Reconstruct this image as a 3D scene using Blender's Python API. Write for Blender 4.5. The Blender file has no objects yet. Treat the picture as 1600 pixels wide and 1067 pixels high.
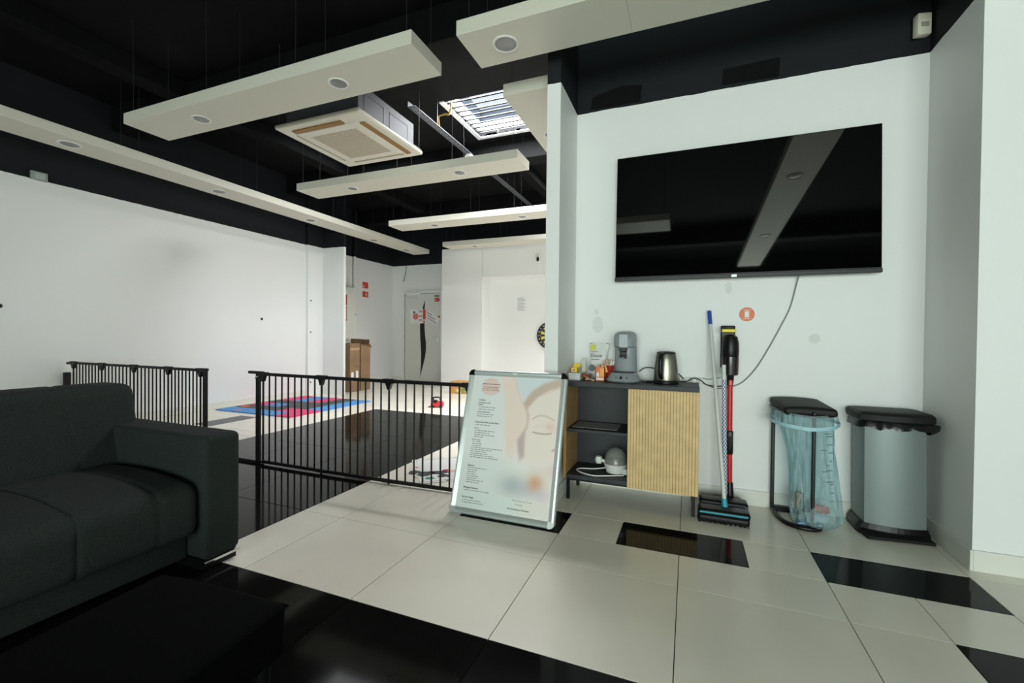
import bpy, bmesh, math, random
import numpy as np
from mathutils import Vector, Matrix
random.seed(7)
sc = bpy.context.scene
COL = sc.collection

# ------------------------------------------------------------------ camera
CAM = Vector((0.631, -1.9829, 1.0485))
R_ = Vector((0.92856941, 0.37101863, 0.01019904))
U_ = Vector((-0.01407127, 0.00773122, 0.99987111))
F_ = Vector((-0.37089195, 0.92859324, -0.01239968))
cd = bpy.data.cameras.new('camera'); cam = bpy.data.objects.new('camera', cd); COL.objects.link(cam)
cd.sensor_width = 36.0; cd.lens = 692.5663/1600*36; cd.clip_start = 0.02; cd.clip_end = 100
m = Matrix.Identity(4)
for i in range(3):
    m[i][0] = R_[i]; m[i][1] = U_[i]; m[i][2] = -F_[i]; m[i][3] = CAM[i]
cam.matrix_world = m
sc.camera = cam

# ------------------------------------------------------------------ world, lights, exposure
w = bpy.data.worlds.new('world'); sc.world = w; w.use_nodes = True
w.node_tree.nodes['Background'].inputs[0].default_value = (0.80, 0.90, 1.0, 1)
w.node_tree.nodes['Background'].inputs[1].default_value = 1.0
sc.view_settings.view_transform = 'Standard'; sc.view_settings.look = 'None'
sc.view_settings.exposure = 0.0; sc.view_settings.gamma = 1.0
sc.view_settings.use_curve_mapping = False

def area(name, loc, rot, sx, sy, energy, color):
    l = bpy.data.lights.new(name, 'AREA'); l.shape = 'RECTANGLE'; l.size = sx; l.size_y = sy
    l.energy = energy; l.color = color
    o = bpy.data.objects.new(name, l); COL.objects.link(o); o.location = loc; o.rotation_euler = rot
    return o
# daylight entering through the shopfront behind the camera, and through the skylights; the last lamp is added fill
area('shopfront_daylight', (1.5, -7.02, 1.3), (math.radians(90), 0, 0), 4.6, 2.1, 338, (0.87, 1.0, 0.93))
area('skylight_and_added_fill', (-1.32, 2.725, 3.80), (0, 0, 0), 1.12, 0.88, 270, (0.98, 0.99, 1.0))
area('skylight_and_added_fill', (-3.425, 2.735, 3.80), (0, 0, 0), 1.11, 0.90, 22, (0.98, 0.99, 1.0))
area('skylight_and_added_fill', (-0.85, 5.0, 3.80), (0, 0, 0), 0.96, 0.86, 80, (0.98, 0.99, 1.0))  # added fill, a made-up skylight that lifts the dark far walls

# ------------------------------------------------------------------ colour and material helpers
def lin(c):
    return tuple(((v/255.0)/12.92 if v/255.0 <= 0.04045 else ((v/255.0+0.055)/1.055)**2.4) for v in c)
MATS = {}
def mat(name, rgb, rough=0.6, metal=0.0, spec=0.5, bump=None, vary=None, emit=None, coat=0.0, trans=0.0, alpha=1.0):
    """rgb in 0..255 sRGB; bump=(scale,strength); vary=(scale,amount)"""
    if name in MATS: return MATS[name]
    ma = bpy.data.materials.new(name); ma.use_nodes = True
    nt = ma.node_tree; b = nt.nodes['Principled BSDF']
    c = lin(rgb)
    b.inputs['Base Color'].default_value = (*c, 1); b.inputs['Roughness'].default_value = rough
    b.inputs['Metallic'].default_value = metal; b.inputs['Specular IOR Level'].default_value = spec
    b.inputs['Coat Weight'].default_value = coat; b.inputs['Transmission Weight'].default_value = trans
    b.inputs['Alpha'].default_value = alpha
    if emit:
        b.inputs['Emission Color'].default_value = (*lin(emit[0]), 1); b.inputs['Emission Strength'].default_value = emit[1]
    if bump or vary:
        tc = nt.nodes.new('ShaderNodeTexCoord')
    if vary:
        n = nt.nodes.new('ShaderNodeTexNoise'); n.inputs['Scale'].default_value = vary[0]; n.inputs['Detail'].default_value = 5
        nt.links.new(tc.outputs['Object'], n.inputs['Vector'])
        r = nt.nodes.new('ShaderNodeValToRGB')
        a = vary[1]
        r.color_ramp.elements[0].color = (*[max(0, v*(1-a)) for v in c], 1); r.color_ramp.elements[0].position = 0.3
        r.color_ramp.elements[1].color = (*[min(1, v*(1+a)) for v in c], 1); r.color_ramp.elements[1].position = 0.7
        nt.links.new(n.outputs['Fac'], r.inputs['Fac']); nt.links.new(r.outputs['Color'], b.inputs['Base Color'])
    if bump:
        n2 = nt.nodes.new('ShaderNodeTexNoise'); n2.inputs['Scale'].default_value = bump[0]; n2.inputs['Detail'].default_value = 4
        nt.links.new(tc.outputs['Object'], n2.inputs['Vector'])
        bp = nt.nodes.new('ShaderNodeBump'); bp.inputs['Strength'].default_value = bump[1]; bp.inputs['Distance'].default_value = 0.004
        nt.links.new(n2.outputs['Fac'], bp.inputs['Height']); nt.links.new(bp.outputs['Normal'], b.inputs['Normal'])
    MATS[name] = ma
    return ma

def paint_mat(name, white, black, h):
    """wall paint: one colour below height h, another above it, with a hand-cut edge"""
    ma = bpy.data.materials.new(name); ma.use_nodes = True; nt = ma.node_tree; b = nt.nodes['Principled BSDF']
    g = nt.nodes.new('ShaderNodeNewGeometry'); s = nt.nodes.new('ShaderNodeSeparateXYZ')
    nt.links.new(g.outputs['Position'], s.inputs[0])
    n = nt.nodes.new('ShaderNodeTexNoise'); n.inputs['Scale'].default_value = 9; nt.links.new(g.outputs['Position'], n.inputs['Vector'])
    ad = nt.nodes.new('ShaderNodeMath'); ad.operation = 'MULTIPLY_ADD'; ad.inputs[1].default_value = 0.012
    nt.links.new(n.outputs['Fac'], ad.inputs[0]); nt.links.new(s.outputs['Z'], ad.inputs[2])
    gt = nt.nodes.new('ShaderNodeMath'); gt.operation = 'GREATER_THAN'; gt.inputs[1].default_value = h+0.006
    nt.links.new(ad.outputs[0], gt.inputs[0])
    mx = nt.nodes.new('ShaderNodeMix'); mx.data_type = 'RGBA'
    nt.links.new(gt.outputs[0], mx.inputs[0])
    mx.inputs[6].default_value = (*lin(white), 1); mx.inputs[7].default_value = (*lin(black), 1)
    nt.links.new(mx.outputs[2], b.inputs['Base Color'])
    rr = nt.nodes.new('ShaderNodeMapRange'); rr.inputs[3].default_value = 0.5; rr.inputs[4].default_value = 0.75
    nt.links.new(gt.outputs[0], rr.inputs[0]); nt.links.new(rr.outputs[0], b.inputs['Roughness'])
    n2 = nt.nodes.new('ShaderNodeTexNoise'); n2.inputs['Scale'].default_value = 60; nt.links.new(g.outputs['Position'], n2.inputs['Vector'])
    bp = nt.nodes.new('ShaderNodeBump'); bp.inputs['Strength'].default_value = 0.08; bp.inputs['Distance'].default_value = 0.003
    nt.links.new(n2.outputs['Fac'], bp.inputs['Height']); nt.links.new(bp.outputs['Normal'], b.inputs['Normal'])
    b.inputs['Specular IOR Level'].default_value = 0.35
    return ma

WHITE = (236, 237, 236); NAVY = (15, 19, 24)
M_wall = paint_mat('wall_paint', WHITE, NAVY, 2.64)
M_wall_l = paint_mat('wall_paint_left', WHITE, NAVY, 2.565)
M_white = mat('white_paint', WHITE, 0.5, spec=0.35)
M_block = mat('partition_white', (234, 234, 232), 0.55, spec=0.3)
M_ceil = mat('ceiling_black', (11, 12, 13), 0.85, spec=0.15, bump=(12, 0.5), vary=(3, 0.35))
M_patch = mat('dull_black_patch', (12, 13, 13), 0.8, spec=0.15)
M_baffle = mat('baffle_white', (213, 210, 197), 0.5, spec=0.3)
M_wt = mat('white_tile', (238, 232, 218), 0.22, spec=0.5, vary=(2.2, 0.05), bump=(40, 0.015))
M_bt = mat('black_tile', (18, 18, 17), 0.08, spec=0.075, vary=(3, 0.25))
M_grout = mat('grout', (52, 52, 50), 0.9)
M_blk = mat('black_metal', (12, 12, 13), 0.45, spec=0.28)
M_blkpl = mat('black_plastic', (12, 12, 13), 0.35, spec=0.28)
M_blkmat = mat('matte_black_plastic', (17, 18, 17), 0.55, spec=0.3)
M_alu = mat('aluminium', (206, 214, 212), 0.32, metal=0.45)
M_steel = mat('brushed_steel', (178, 180, 180), 0.34, metal=0.9, bump=(90, 0.04))
M_chrome = mat('chrome', (225, 225, 225), 0.12, metal=1.0)
M_fab = mat('charcoal_fabric', (37, 42, 40), 0.9, spec=0.2, bump=(420, 0.5), vary=(160, 0.30))
M_fabblk = mat('black_fabric', (2, 3, 3), 0.9, spec=0.06, bump=(500, 0.3))
M_wpl = mat('white_plastic', (228, 228, 222), 0.4)
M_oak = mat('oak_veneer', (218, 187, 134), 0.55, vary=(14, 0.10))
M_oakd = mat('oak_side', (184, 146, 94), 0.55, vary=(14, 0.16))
M_anth = mat('anthracite_board', (43, 46, 50), 0.55, vary=(30, 0.12))
M_card = mat('cardboard', (140, 113, 85), 0.85, vary=(6, 0.12))
M_paper = mat('paper', (232, 232, 230), 0.8)
M_red = mat('red_print', (205, 62, 58), 0.5)
M_ink = mat('black_ink', (22, 22, 24), 0.7)
M_grey = mat('mid_grey_plastic', (146, 154, 158), 0.38)
M_glass = mat('dark_lamp_glass', (128, 130, 128), 0.25)
M_cable = mat('black_cable', (18, 18, 18), 0.5)
M_gcable = mat('grey_cable', (138, 144, 144), 0.5)
M_wire = mat('hanging_wire_grey', (44, 46, 48), 0.6)
M_line = mat('dark_outline', (70, 72, 76), .6)
M_wcable = mat('white_cable', (222, 222, 218), 0.45)

# ------------------------------------------------------------------ geometry helpers
def merge(bm, tmp):
    me = bpy.data.meshes.new('tmp'); tmp.to_mesh(me); tmp.free(); bm.from_mesh(me); bpy.data.meshes.remove(me)
def NB(): return bmesh.new()
def box(bm, x0, x1, y0, y1, z0, z1, bev=0.0, seg=2, mtx=None):
    t = bmesh.new(); bmesh.ops.create_cube(t, size=1)
    for v in t.verts:
        v.co = Vector((x0+(v.co.x+.5)*(x1-x0), y0+(v.co.y+.5)*(y1-y0), z0+(v.co.z+.5)*(z1-z0)))
    if bev: bmesh.ops.bevel(t, geom=t.edges[:], offset=bev, segments=seg, profile=0.5, affect='EDGES')
    if mtx: t.transform(mtx)
    merge(bm, t); return bm
def frame_axes(d):
    d = d.normalized(); a = Vector((0, 0, 1)) if abs(d.z) < 0.9 else Vector((1, 0, 0))
    u = d.cross(a).normalized(); return u, d.cross(u).normalized()
def cyl(bm, p0, p1, r0, r1=None, seg=12, caps=True):
    r1 = r0 if r1 is None else r1
    p0, p1 = Vector(p0), Vector(p1); u, v = frame_axes(p1-p0)
    A = [bm.verts.new(p0+(u*math.cos(2*math.pi*i/seg)+v*math.sin(2*math.pi*i/seg))*r0) for i in range(seg)]
    B = [bm.verts.new(p1+(u*math.cos(2*math.pi*i/seg)+v*math.sin(2*math.pi*i/seg))*r1) for i in range(seg)]
    for i in range(seg): bm.faces.new((A[i], A[(i+1) % seg], B[(i+1) % seg], B[i]))
    if caps: bm.faces.new(A[::-1]); bm.faces.new(B)
    return bm
def smooth_path(pts, n=8):
    P = [Vector(p) for p in pts]; out = []
    for i in range(len(P)-1):
        p0 = P[max(i-1, 0)]; p1 = P[i]; p2 = P[i+1]; p3 = P[min(i+2, len(P)-1)]
        for k in range(n):
            t = k/n
            out.append(0.5*((2*p1)+(p2-p0)*t+(2*p0-5*p1+4*p2-p3)*t*t+(3*p1-p0-3*p2+p3)*t**3))
    out.append(P[-1]); return out
def tube(bm, pts, r, seg=8, smooth=0, closed=False):
    P = smooth_path(pts, smooth) if smooth else [Vector(p) for p in pts]
    rings = []; n = len(P)
    u = None
    for i, p in enumerate(P):
        d = (P[min(i+1, n-1)]-P[max(i-1, 0)])
        if closed: d = P[(i+1) % n]-P[(i-1) % n]
        d = d.normalized() if d.length > 1e-9 else Vector((0, 0, 1))
        if u is None: u, _ = frame_axes(d)
        u = (u-d*u.dot(d)); u = u.normalized() if u.length > 1e-6 else frame_axes(d)[0]
        v = d.cross(u)
        rr = r(i/(n-1)) if callable(r) else r
        rings.append([bm.verts.new(p+(u*math.cos(2*math.pi*k/seg)+v*math.sin(2*math.pi*k/seg))*rr) for k in range(seg)])
    for i in range(n if closed else n-1):
        a, b = rings[i], rings[(i+1) % n]
        for k in range(seg): bm.faces.new((a[k], a[(k+1) % seg], b[(k+1) % seg], b[k]))
    if not closed: bm.faces.new(rings[0][::-1]); bm.faces.new(rings[-1])
    return bm
def lathe(bm, prof, c=(0, 0, 0), seg=32, sx=1.0, sy=1.0):
    c = Vector(c); rings = []
    for r, z in prof:
        if r < 1e-6: rings.append([bm.verts.new(c+Vector((0, 0, z)))])
        else: rings.append([bm.verts.new(c+Vector((r*sx*math.cos(2*math.pi*k/seg), r*sy*math.sin(2*math.pi*k/seg), z))) for k in range(seg)])
    for a, b in zip(rings, rings[1:]):
        for k in range(seg):
            if len(a) == 1 and len(b) == 1: continue
            if len(a) == 1: bm.faces.new((a[0], b[k], b[(k+1) % seg]))
            elif len(b) == 1: bm.faces.new((a[k], a[(k+1) % seg], b[0]))
            else: bm.faces.new((a[k], a[(k+1) % seg], b[(k+1) % seg], b[k]))
    if len(rings[0]) > 1: bm.faces.new(rings[0][::-1])
    if len(rings[-1]) > 1: bm.faces.new(rings[-1])
    return bm
def prism(bm, pts, o, e1, e2, depth):
    """polygon pts (a,b) in plane o + a*e1 + b*e2, extruded along depth vector"""
    o, e1, e2, depth = Vector(o), Vector(e1), Vector(e2), Vector(depth)
    A = [bm.verts.new(o+e1*a+e2*b) for a, b in pts]; B = [bm.verts.new(o+e1*a+e2*b+depth) for a, b in pts]
    n = len(pts)
    f1 = bm.faces.new(A); f2 = bm.faces.new(B[::-1])
    for i in range(n): bm.faces.new((A[i], B[i], B[(i+1) % n], A[(i+1) % n]))
    bmesh.ops.recalc_face_normals(bm, faces=bm.faces[:])
    return bm
def rbox(bm, x0, x1, y0, y1, z0, z1, r, step=0.05, fn=None):
    """softly rounded box on a fine grid; fn(p, normal) may move points"""
    lo = Vector((x0, y0, z0)); hi = Vector((x1, y1, z1))
    def ticks(a, b):
        rr = min(r, (b-a)/2*0.999)
        mid = max(1, int(round((b-a-2*rr)/step)))
        return [a, a+rr*.15, a+rr*.4, a+rr*.7]+[a+rr+(b-a-2*rr)*i/mid for i in range(mid+1)]+[b-rr*.7, b-rr*.4, b-rr*.15, b]
    T = [ticks(lo[i], hi[i]) for i in range(3)]
    t = bmesh.new()
    for ax in range(3):
        a, b = [k for k in range(3) if k != ax]
        for side in (0, 1):
            g = []
            for ta in T[a]:
                row = []
                for tb in T[b]:
                    p = Vector((0, 0, 0)); p[ax] = hi[ax] if side else lo[ax]; p[a] = ta; p[b] = tb
                    q = Vector((min(max(p[k], lo[k]+min(r, (hi[k]-lo[k])/2)), hi[k]-min(r, (hi[k]-lo[k])/2)) for k in range(3)))
                    d = p-q; d = d.normalized() if d.length > 1e-9 else Vector((0, 0, 1))
                    p2 = q+d*r
                    if fn: p2 = fn(p2, d)
                    row.append(t.verts.new(p2))
                g.append(row)
            for i in range(len(g)-1):
                for j in range(len(g[0])-1): t.faces.new((g[i][j], g[i+1][j], g[i+1][j+1], g[i][j+1]))
    bmesh.ops.remove_doubles(t, verts=t.verts[:], dist=1e-5)
    bmesh.ops.recalc_face_normals(t, faces=t.faces[:])
    merge(bm, t); return bm
def grid_surface(bm, rows, close=False):
    V = [[bm.verts.new(p) for p in r] for r in rows]
    n = len(V[0])
    for i in range(len(V)-1):
        for j in range(n if close else n-1):
            bm.faces.new((V[i][j], V[i][(j+1) % n], V[i+1][(j+1) % n], V[i+1][j]))
    return bm

def obj(name, bm, material, parent=None, smooth=False, loc=None, recalc=True):
    me = bpy.data.meshes.new(name)
    if recalc: bmesh.ops.recalc_face_normals(bm, faces=bm.faces[:])
    bm.to_mesh(me); bm.free()
    if material: me.materials.append(material)
    if smooth:
        for p in me.polygons: p.use_smooth = True
        try: me.set_sharp_from_angle(angle=math.radians(40))
        except Exception: pass
    o = bpy.data.objects.new(name, me); COL.objects.link(o)
    if parent is not None:
        o.parent = parent
        if parent.type == 'EMPTY' or loc is None:
            # geometry is written in world coordinates: keep it there
            o.matrix_parent_inverse = world_inv(parent)
    return o
WORLD = {}
def world_inv(p):
    mm = Matrix.Identity(4); q = p
    chain = []
    while q is not None: chain.append(q); q = q.parent
    for q in reversed(chain):
        loc = Matrix.LocRotScale(q.location, q.rotation_euler, q.scale)
        mm = mm @ (q.matrix_parent_inverse if q.parent else Matrix.Identity(4)) @ loc
    return mm.inverted()
def tag(o, label, cat, group=None):
    o['label'] = label; o['category'] = cat
    if group: o['group'] = group
    return o
def thing(name, label, cat, loc=(0, 0, 0), group=None):
    o = bpy.data.objects.new(name, None); COL.objects.link(o); o.location = loc; o.empty_display_size = 0.1
    return tag(o, label, cat, group)
def struct(name, bm, material, parent=None, smooth=False):
    o = obj(name, bm, material, parent, smooth)
    if parent is None: o['kind'] = 'structure'
    return o
def text_part(name, body, size, material, parent, mtx, align='LEFT', bold=0.0, stretch=1.0):
    cu = bpy.data.curves.new('txt', 'FONT'); cu.body = body; cu.size = size; cu.align_x = align; cu.offset = bold; cu.resolution_u = 2
    to = bpy.data.objects.new('txt', cu); COL.objects.link(to)
    dg = bpy.context.evaluated_depsgraph_get()
    me = bpy.data.meshes.new_from_object(to.evaluated_get(dg))
    bpy.data.objects.remove(to); bpy.data.curves.remove(cu)
    me.transform(mtx @ Matrix.Diagonal((stretch, 1, 1, 1))); me.materials.clear(); me.materials.append(material)
    me.name = name
    o = bpy.data.objects.new(name, me); COL.objects.link(o)
    o.parent = parent; o.matrix_parent_inverse = world_inv(parent)
    return o
def plane_mtx(o, e1, e2):
    e1 = Vector(e1).normalized(); e2 = Vector(e2).normalized(); n = e1.cross(e2)
    mm = Matrix.Identity(4)
    for i in range(3): mm[i][0] = e1[i]; mm[i][1] = e2[i]; mm[i][2] = n[i]; mm[i][3] = o[i]
    return mm

# ================================================================== THE SETTING
YT = 1.161          # wall with the television
XL = -5.45          # left wall
CZ = 3.6            # black ceiling
# ---- floor: slab of grout with single tiles on it
fl = struct('floor', box(NB(), -6.2, 4.8, -7.3, 7.2, -0.2, -0.006), M_grout)
TILES = {}
def tile(x0, x1, y0, y1, black):
    g = 0.0016; sx, sy = round(x1-x0, 4), round(y1-y0, 4)
    key = (sx, sy, black)
    if key not in TILES:
        me_b = box(NB(), -sx/2+g, sx/2-g, -sy/2+g, sy/2-g, -0.008, 0.0, bev=0.0008, seg=1)
        me = bpy.data.meshes.new('tile'); me_b.to_mesh(me); me_b.free(); me.materials.append(M_bt if black else M_wt); TILES[key] = me
    o = bpy.data.objects.new('tile', TILES[key]); COL.objects.link(o); o.parent = fl
    o.location = ((x0+x1)/2, (y0+y1)/2, 0)
ZB = -1.4824; XB = -3.46; V2 = 0.2932; V3 = 0.5844
def row(xs, y0, y1, cols):
    for a, b, c in zip(xs, xs[1:], cols): tile(a, b, y0, y1, c == 'k')
blk = [XB, XB+(ZB-XB)/3, XB+2*(ZB-XB)/3, ZB]
for y0 in (-1.8, -1.2):                                         # black band nearest the camera
    row(blk, y0, y0+.6, 'kkk'); row([ZB, -1.2, -.6, 0, .6, 1.2, 1.8], y0, y0+.6, 'kkkkkk')
for y0, y1 in ((-.6, 0), (0, .6), (.6, 1.2), (1.2, 1.8), (1.8, 2.4), (2.4, 3.1)): row(blk, y0, y1, 'kkk')
row([ZB, -1.2, -.6, 0, .6, 1.2, 1.5, 2.1, 2.7], -.6, 0, 'wwwwwwkk')
row([ZB, -1.2, -.6], 0, .6, 'ww')
row([-.6, 0, .6, 1.2, 1.5, 1.8, 2.4, 3.0], 0, V2, 'wwwwwww')
row([-.6, 0, .3, .9, 1.2, 1.8, 2.1, 2.7], V2, V3, 'kwkwkwk')
row([-.6, 0, .6, 1.2, 1.8, 2.4], V3, 1.17, 'wwwww')
for k in range(10):                                             # back room
    y0 = .6+.6*k; y1 = y0+.6
    row([ZB, -1.2, -.6], y0, y1, 'ww')
    if k > 0: row([-.6, -.2], y0, y1, 'w')
    if y1 > 3.1: row(blk, max(y0, 3.1), y1, 'www')
wl = [XL-.4, -5.26, -4.66, -4.06, XB]
for k in range(13):
    y0 = -1.2+.6*k; y1 = y0+.6
    if k == 4:
        row([XL-.4, -5.26, -4.66], 1.2, 1.8, 'ww'); row([-4.66, -4.36, -4.06, XB], 1.2, 1.38, 'www')
        row([-4.66, -4.36], 1.38, 1.8, 'k'); row([-4.36, -4.06, XB], 1.38, 1.8, 'ww')
    elif k == 5:
        row([XL-.4, -5.26, -4.66], 1.8, 2.4, 'ww'); row([-4.66, -4.36], 1.8, 1.98, 'k'); row([-4.66, -4.36], 1.98, 2.4, 'w'); row([-4.36, -4.06, XB], 1.8, 2.4, 'ww')
    else: row(wl, y0, y1, 'wwww')
bm = NB()                                                       # the floor out of view behind the camera, one joined piece
for i in range(18):
    for j in range(9):
        x0 = -6.0+.6*i; y0 = -7.2+.6*j
        if y0 > -1.9 and x0 < 1.7: continue
        box(bm, x0+.002, x0+.598, y0+.002, y0+.598, -.008, 0)
for i in range(5):
    for j in range(4): box(bm, 1.802+.6*i, 2.398+.6*i, -1.798+.6*j, -1.202+.6*j, -.008, 0) if j < 2 else None
o = obj('far_floor_tiles', bm, M_wt, fl); o['kind'] = 'stuff'

# ---- walls
wt = struct('wall_back', box(NB(), -0.15, 1.86, YT, YT+.12, 0, CZ), M_wall)
wm = struct('wall_middle', box(NB(), -0.225, -0.136, .72, 6.7, 0, CZ, bev=.003), M_wall)
bm = box(NB(), 1.846, 4.7, .672, YT+.12, 0, CZ)
wr = struct('wall_right', bm, M_wall)
struct('wall_side', box(NB(), 4.6, 4.75, -7.1, .8, 0, CZ), M_wall)
wlft = struct('wall_left', box(NB(), XL-.15, XL, -7.1, 3.80, 0, CZ), M_wall_l)
bm = box(NB(), -5.62, -5.40, 3.74, 4.07, 0, CZ); box(bm, -5.62, -4.935, 4.07, 4.12, 0, CZ)
wst = struct('wall_stub', bm, M_wall_l)
obj('screw', cyl(cyl(cyl(NB(), (-5.40, 3.80, 1.62), (-5.394, 3.80, 1.62), .012), (-5.40, 3.80, 1.08), (-5.394, 3.80, 1.08), .012), (-5.40, 3.80, .22), (-5.394, 3.80, .22), .012), M_ink, wst)
struct('wall_alcove', box(NB(), -5.95, -5.80, 4.0, 6.75, 0, CZ), M_wall)
wf = struct('wall_far', box(NB(), -5.95, -0.1, 6.6, 6.75, 0, CZ), M_wall)
# boxed-in block with a recess (back right of the far room)
bm = box(NB(), -4.06, -3.15, 5.88, 6.6, 0, 2.79)
box(bm, -3.15, -0.226, 5.88, 6.6, 2.195, 2.79)
box(bm, -3.15, -0.226, 6.26, 6.6, 0, 2.195)
wb = struct('wall_recess', bm, M_block)
obj('panel_joint', box(NB(), -3.152, -3.148, 5.877, 5.88, 2.195, 2.79), mat('joint_grey', (170, 170, 168), .8), wb)
# front wall with the shopfront opening behind the camera
bm = box(NB(), -5.6, 4.75, -7.25, -7.1, 0, .2); box(bm, -5.6, 4.75, -7.25, -7.1, 2.4, CZ)
box(bm, -5.6, -0.8, -7.25, -7.1, .2, 2.4); box(bm, 3.8, 4.75, -7.25, -7.1, .2, 2.4)
struct('wall_front', bm, M_wall)
bm = NB()
for x in (-.8, .72, 2.24, 3.76): box(bm, x, x+.04, -7.2, -7.12, .2, 2.4)
box(bm, -.8, 3.8, -7.2, -7.12, .2, .24); box(bm, -.8, 3.8, -7.2, -7.12, 2.36, 2.4)
struct('window_1', bm, M_blk)
# ---- paint patches, filler marks and baseboards
obj('paint_patch', prism(NB(), [(-.04, 2.655), (.30, 2.655), (.31, 2.765), (.18, 2.79), (-.03, 2.745)], (0, YT-.001, 0), (1, 0, 0), (0, 0, 1), (0, .002, 0)), M_patch, wt)
obj('paint_patch', prism(NB(), [(.80, 2.665), (1.12, 2.655), (1.125, 2.775), (.81, 2.765)], (0, YT-.001, 0), (1, 0, 0), (0, 0, 1), (0, .002, 0)), M_patch, wt)
M_fill = mat('filler_mark', (222, 226, 223), .7)
def ell(cx, cz, rx, rz, n=16): return [(cx+rx*math.cos(2*math.pi*i/n)*(1+.12*math.sin(3*i)), cz+rz*math.sin(2*math.pi*i/n)) for i in range(n)]
for cx, cz, rx, rz in ((0.028, 1.135, .036, .06), (.018, 1.225, .015, .022), (.86, 1.37, .02, .04), (1.33, 1.05, .03, .03)):
    obj('filler_mark', prism(NB(), ell(cx, cz, rx, rz), (0, YT-.0008, 0), (1, 0, 0), (0, 0, 1), (0, .002, 0)), M_fill, wt)
M_base = mat('baseboard_white', (224, 224, 216), .4)
struct('baseboard_back', box(NB(), -0.134, 1.846, YT-.012, YT, 0, .095, bev=.003), M_base)
struct('baseboard_right', box(box(NB(), 1.834, 1.846, .66, YT-.012, 0, .095, bev=.003), 1.846, 4.6, .660, .672, 0, .095, bev=.003), M_base)
struct('baseboard_middle', box(NB(), -0.136, -0.125, .72, YT-.012, 0, .095, bev=.003), M_base)
struct('baseboard_left', box(NB(), XL, XL+.012, -7.0, 3.73, 0, .085, bev=.003), M_base)
struct('baseboard_far', box(NB(), -5.80, -5.45, 6.588, 6.6, 0, .08, bev=.003), M_base)

# ---- black ceiling with skylight opening, beams and services
SX0, SX1, SY0, SY1 = -1.90, -0.74, 2.27, 3.18
TX0, TX1 = -4.0, -2.85                                            # second skylight, mostly hidden by the air conditioner
UX0, UX1, UY0, UY1 = -1.35, -0.35, 4.55, 5.45                    # added opening for the fill lamp, unseen behind the partition
bm = NB()
for x0, x1 in ((-6.0, TX0), (TX1, SX0), (SX1, 4.8)): box(bm, x0, x1, -7.25, 4.0, CZ, CZ+.06)
for x0, x1 in ((TX0, TX1), (SX0, SX1)):
    box(bm, x0, x1, -7.25, SY0, CZ, CZ+.06); box(bm, x0, x1, SY1 if x0 > -2 else 3.2, 4.0, CZ, CZ+.06)
box(bm, -6.0, 4.8, 4.0, UY0, CZ, CZ+.06); box(bm, -6.0, 4.8, UY1, 6.75, CZ, CZ+.06); box(bm, -6.0, UX0, UY0, UY1, CZ, CZ+.06); box(bm, UX1, 4.8, UY0, UY1, CZ, CZ+.06)
ce = struct('ceiling', bm, M_ceil)
for i, (x0, x1, y0, y1, z0) in enumerate(((-6, 4.6, -4.9, -4.65, 3.3), (-6, 4.6, 1.0, 1.25, 3.32), (-6, -.3, 3.35, 3.6, 3.32), (-6, -.3, 5.4, 5.65, 3.32), (-4.35, -4.15, -7, 6.6, 3.42), (-1.75, -1.6, 3.6, 6.6, 3.45))):
    struct('trim_%d' % (i+1), box(NB(), x0, x1, y0, y1, z0, CZ, bev=.01), M_ceil)
# skylight shaft
M_shaft = mat('skylight_shaft', (112, 120, 130), .6)
M_frame = mat('skylight_trim', (226, 228, 228), .5)
bm = NB()
for x0, x1, y0, y1 in ((SX0-.05, SX0, SY0-.05, SY1+.05), (SX1, SX1+.05, SY0-.05, SY1+.05), (SX0, SX1, SY0-.05, SY0), (SX0, SX1, SY1, SY1+.05)):
    box(bm, x0, x1, y0, y1, CZ+.06, 3.95)
sk = struct('window_2', bm, M_shaft)
bm = NB()
box(bm, SX0-.045, SX0+.01, SY0-.03, SY1+.045, CZ-.012, CZ); box(bm, SX0, SX1, SY1-.01, SY1+.045, CZ-.012, CZ)
box(bm, SX1-.01, SX1+.045, SY0-.03, SY1+.045, CZ-.012, CZ)
obj('window_frame', bm, M_frame, sk)
for k in range(8):
    y = SY0+.09+k*.105
    obj('security_bar', cyl(NB(), (SX0-.02, y, CZ+.03), (SX1+.02, y, CZ+.03), .009, seg=6), M_blk, sk)
obj('shaft_seam', box(box(NB(), SX0+.25, SX0+.256, SY1-.004, SY1, CZ, 3.79), SX0+.02, SX1-.02, SY1-.004, SY1, CZ+.13, CZ+.136), M_gcable, sk)
bm = NB()
for x0, x1, y0, y1 in ((TX0-.05, TX0, SY0-.05, 3.25), (TX1, TX1+.05, SY0-.05, 3.25), (TX0, TX1, SY0-.05, SY0), (TX0, TX1, 3.2, 3.25)): box(bm, x0, x1, y0, y1, CZ+.06, 3.95)
sk2 = struct('window_3', bm, M_shaft)
obj('window_frame', box(box(NB(), TX1-.01, TX1+.03, SY0, 3.23, CZ-.012, CZ), TX0, TX1, 3.19, 3.23, CZ-.012, CZ), M_frame, sk2)
for k in range(8): obj('security_bar', cyl(NB(), (TX0-.02, SY0+.09+k*.105, CZ+.03), (TX1+.02, SY0+.09+k*.105, CZ+.03), .006, seg=6), M_blk, sk2)
bm = NB()
for x0, x1, y0, y1 in ((UX0-.05, UX0, UY0-.05, UY1+.05), (UX1, UX1+.05, UY0-.05, UY1+.05), (UX0, UX1, UY0-.05, UY0), (UX0, UX1, UY1, UY1+.05)): box(bm, x0, x1, y0, y1, CZ+.06, 3.95)
struct('added_fill_shaft', bm, M_shaft)  # unseen shaft added around the fill lamp
bm = NB()
for i in range(24):
    a = random.random()
    x = SX0+.02+a*(SX1-SX0-.04); box(bm, x, x+.05+random.random()*.05, SY1-.012, SY1, CZ-.0, CZ+.02+random.random()*.025)
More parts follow.
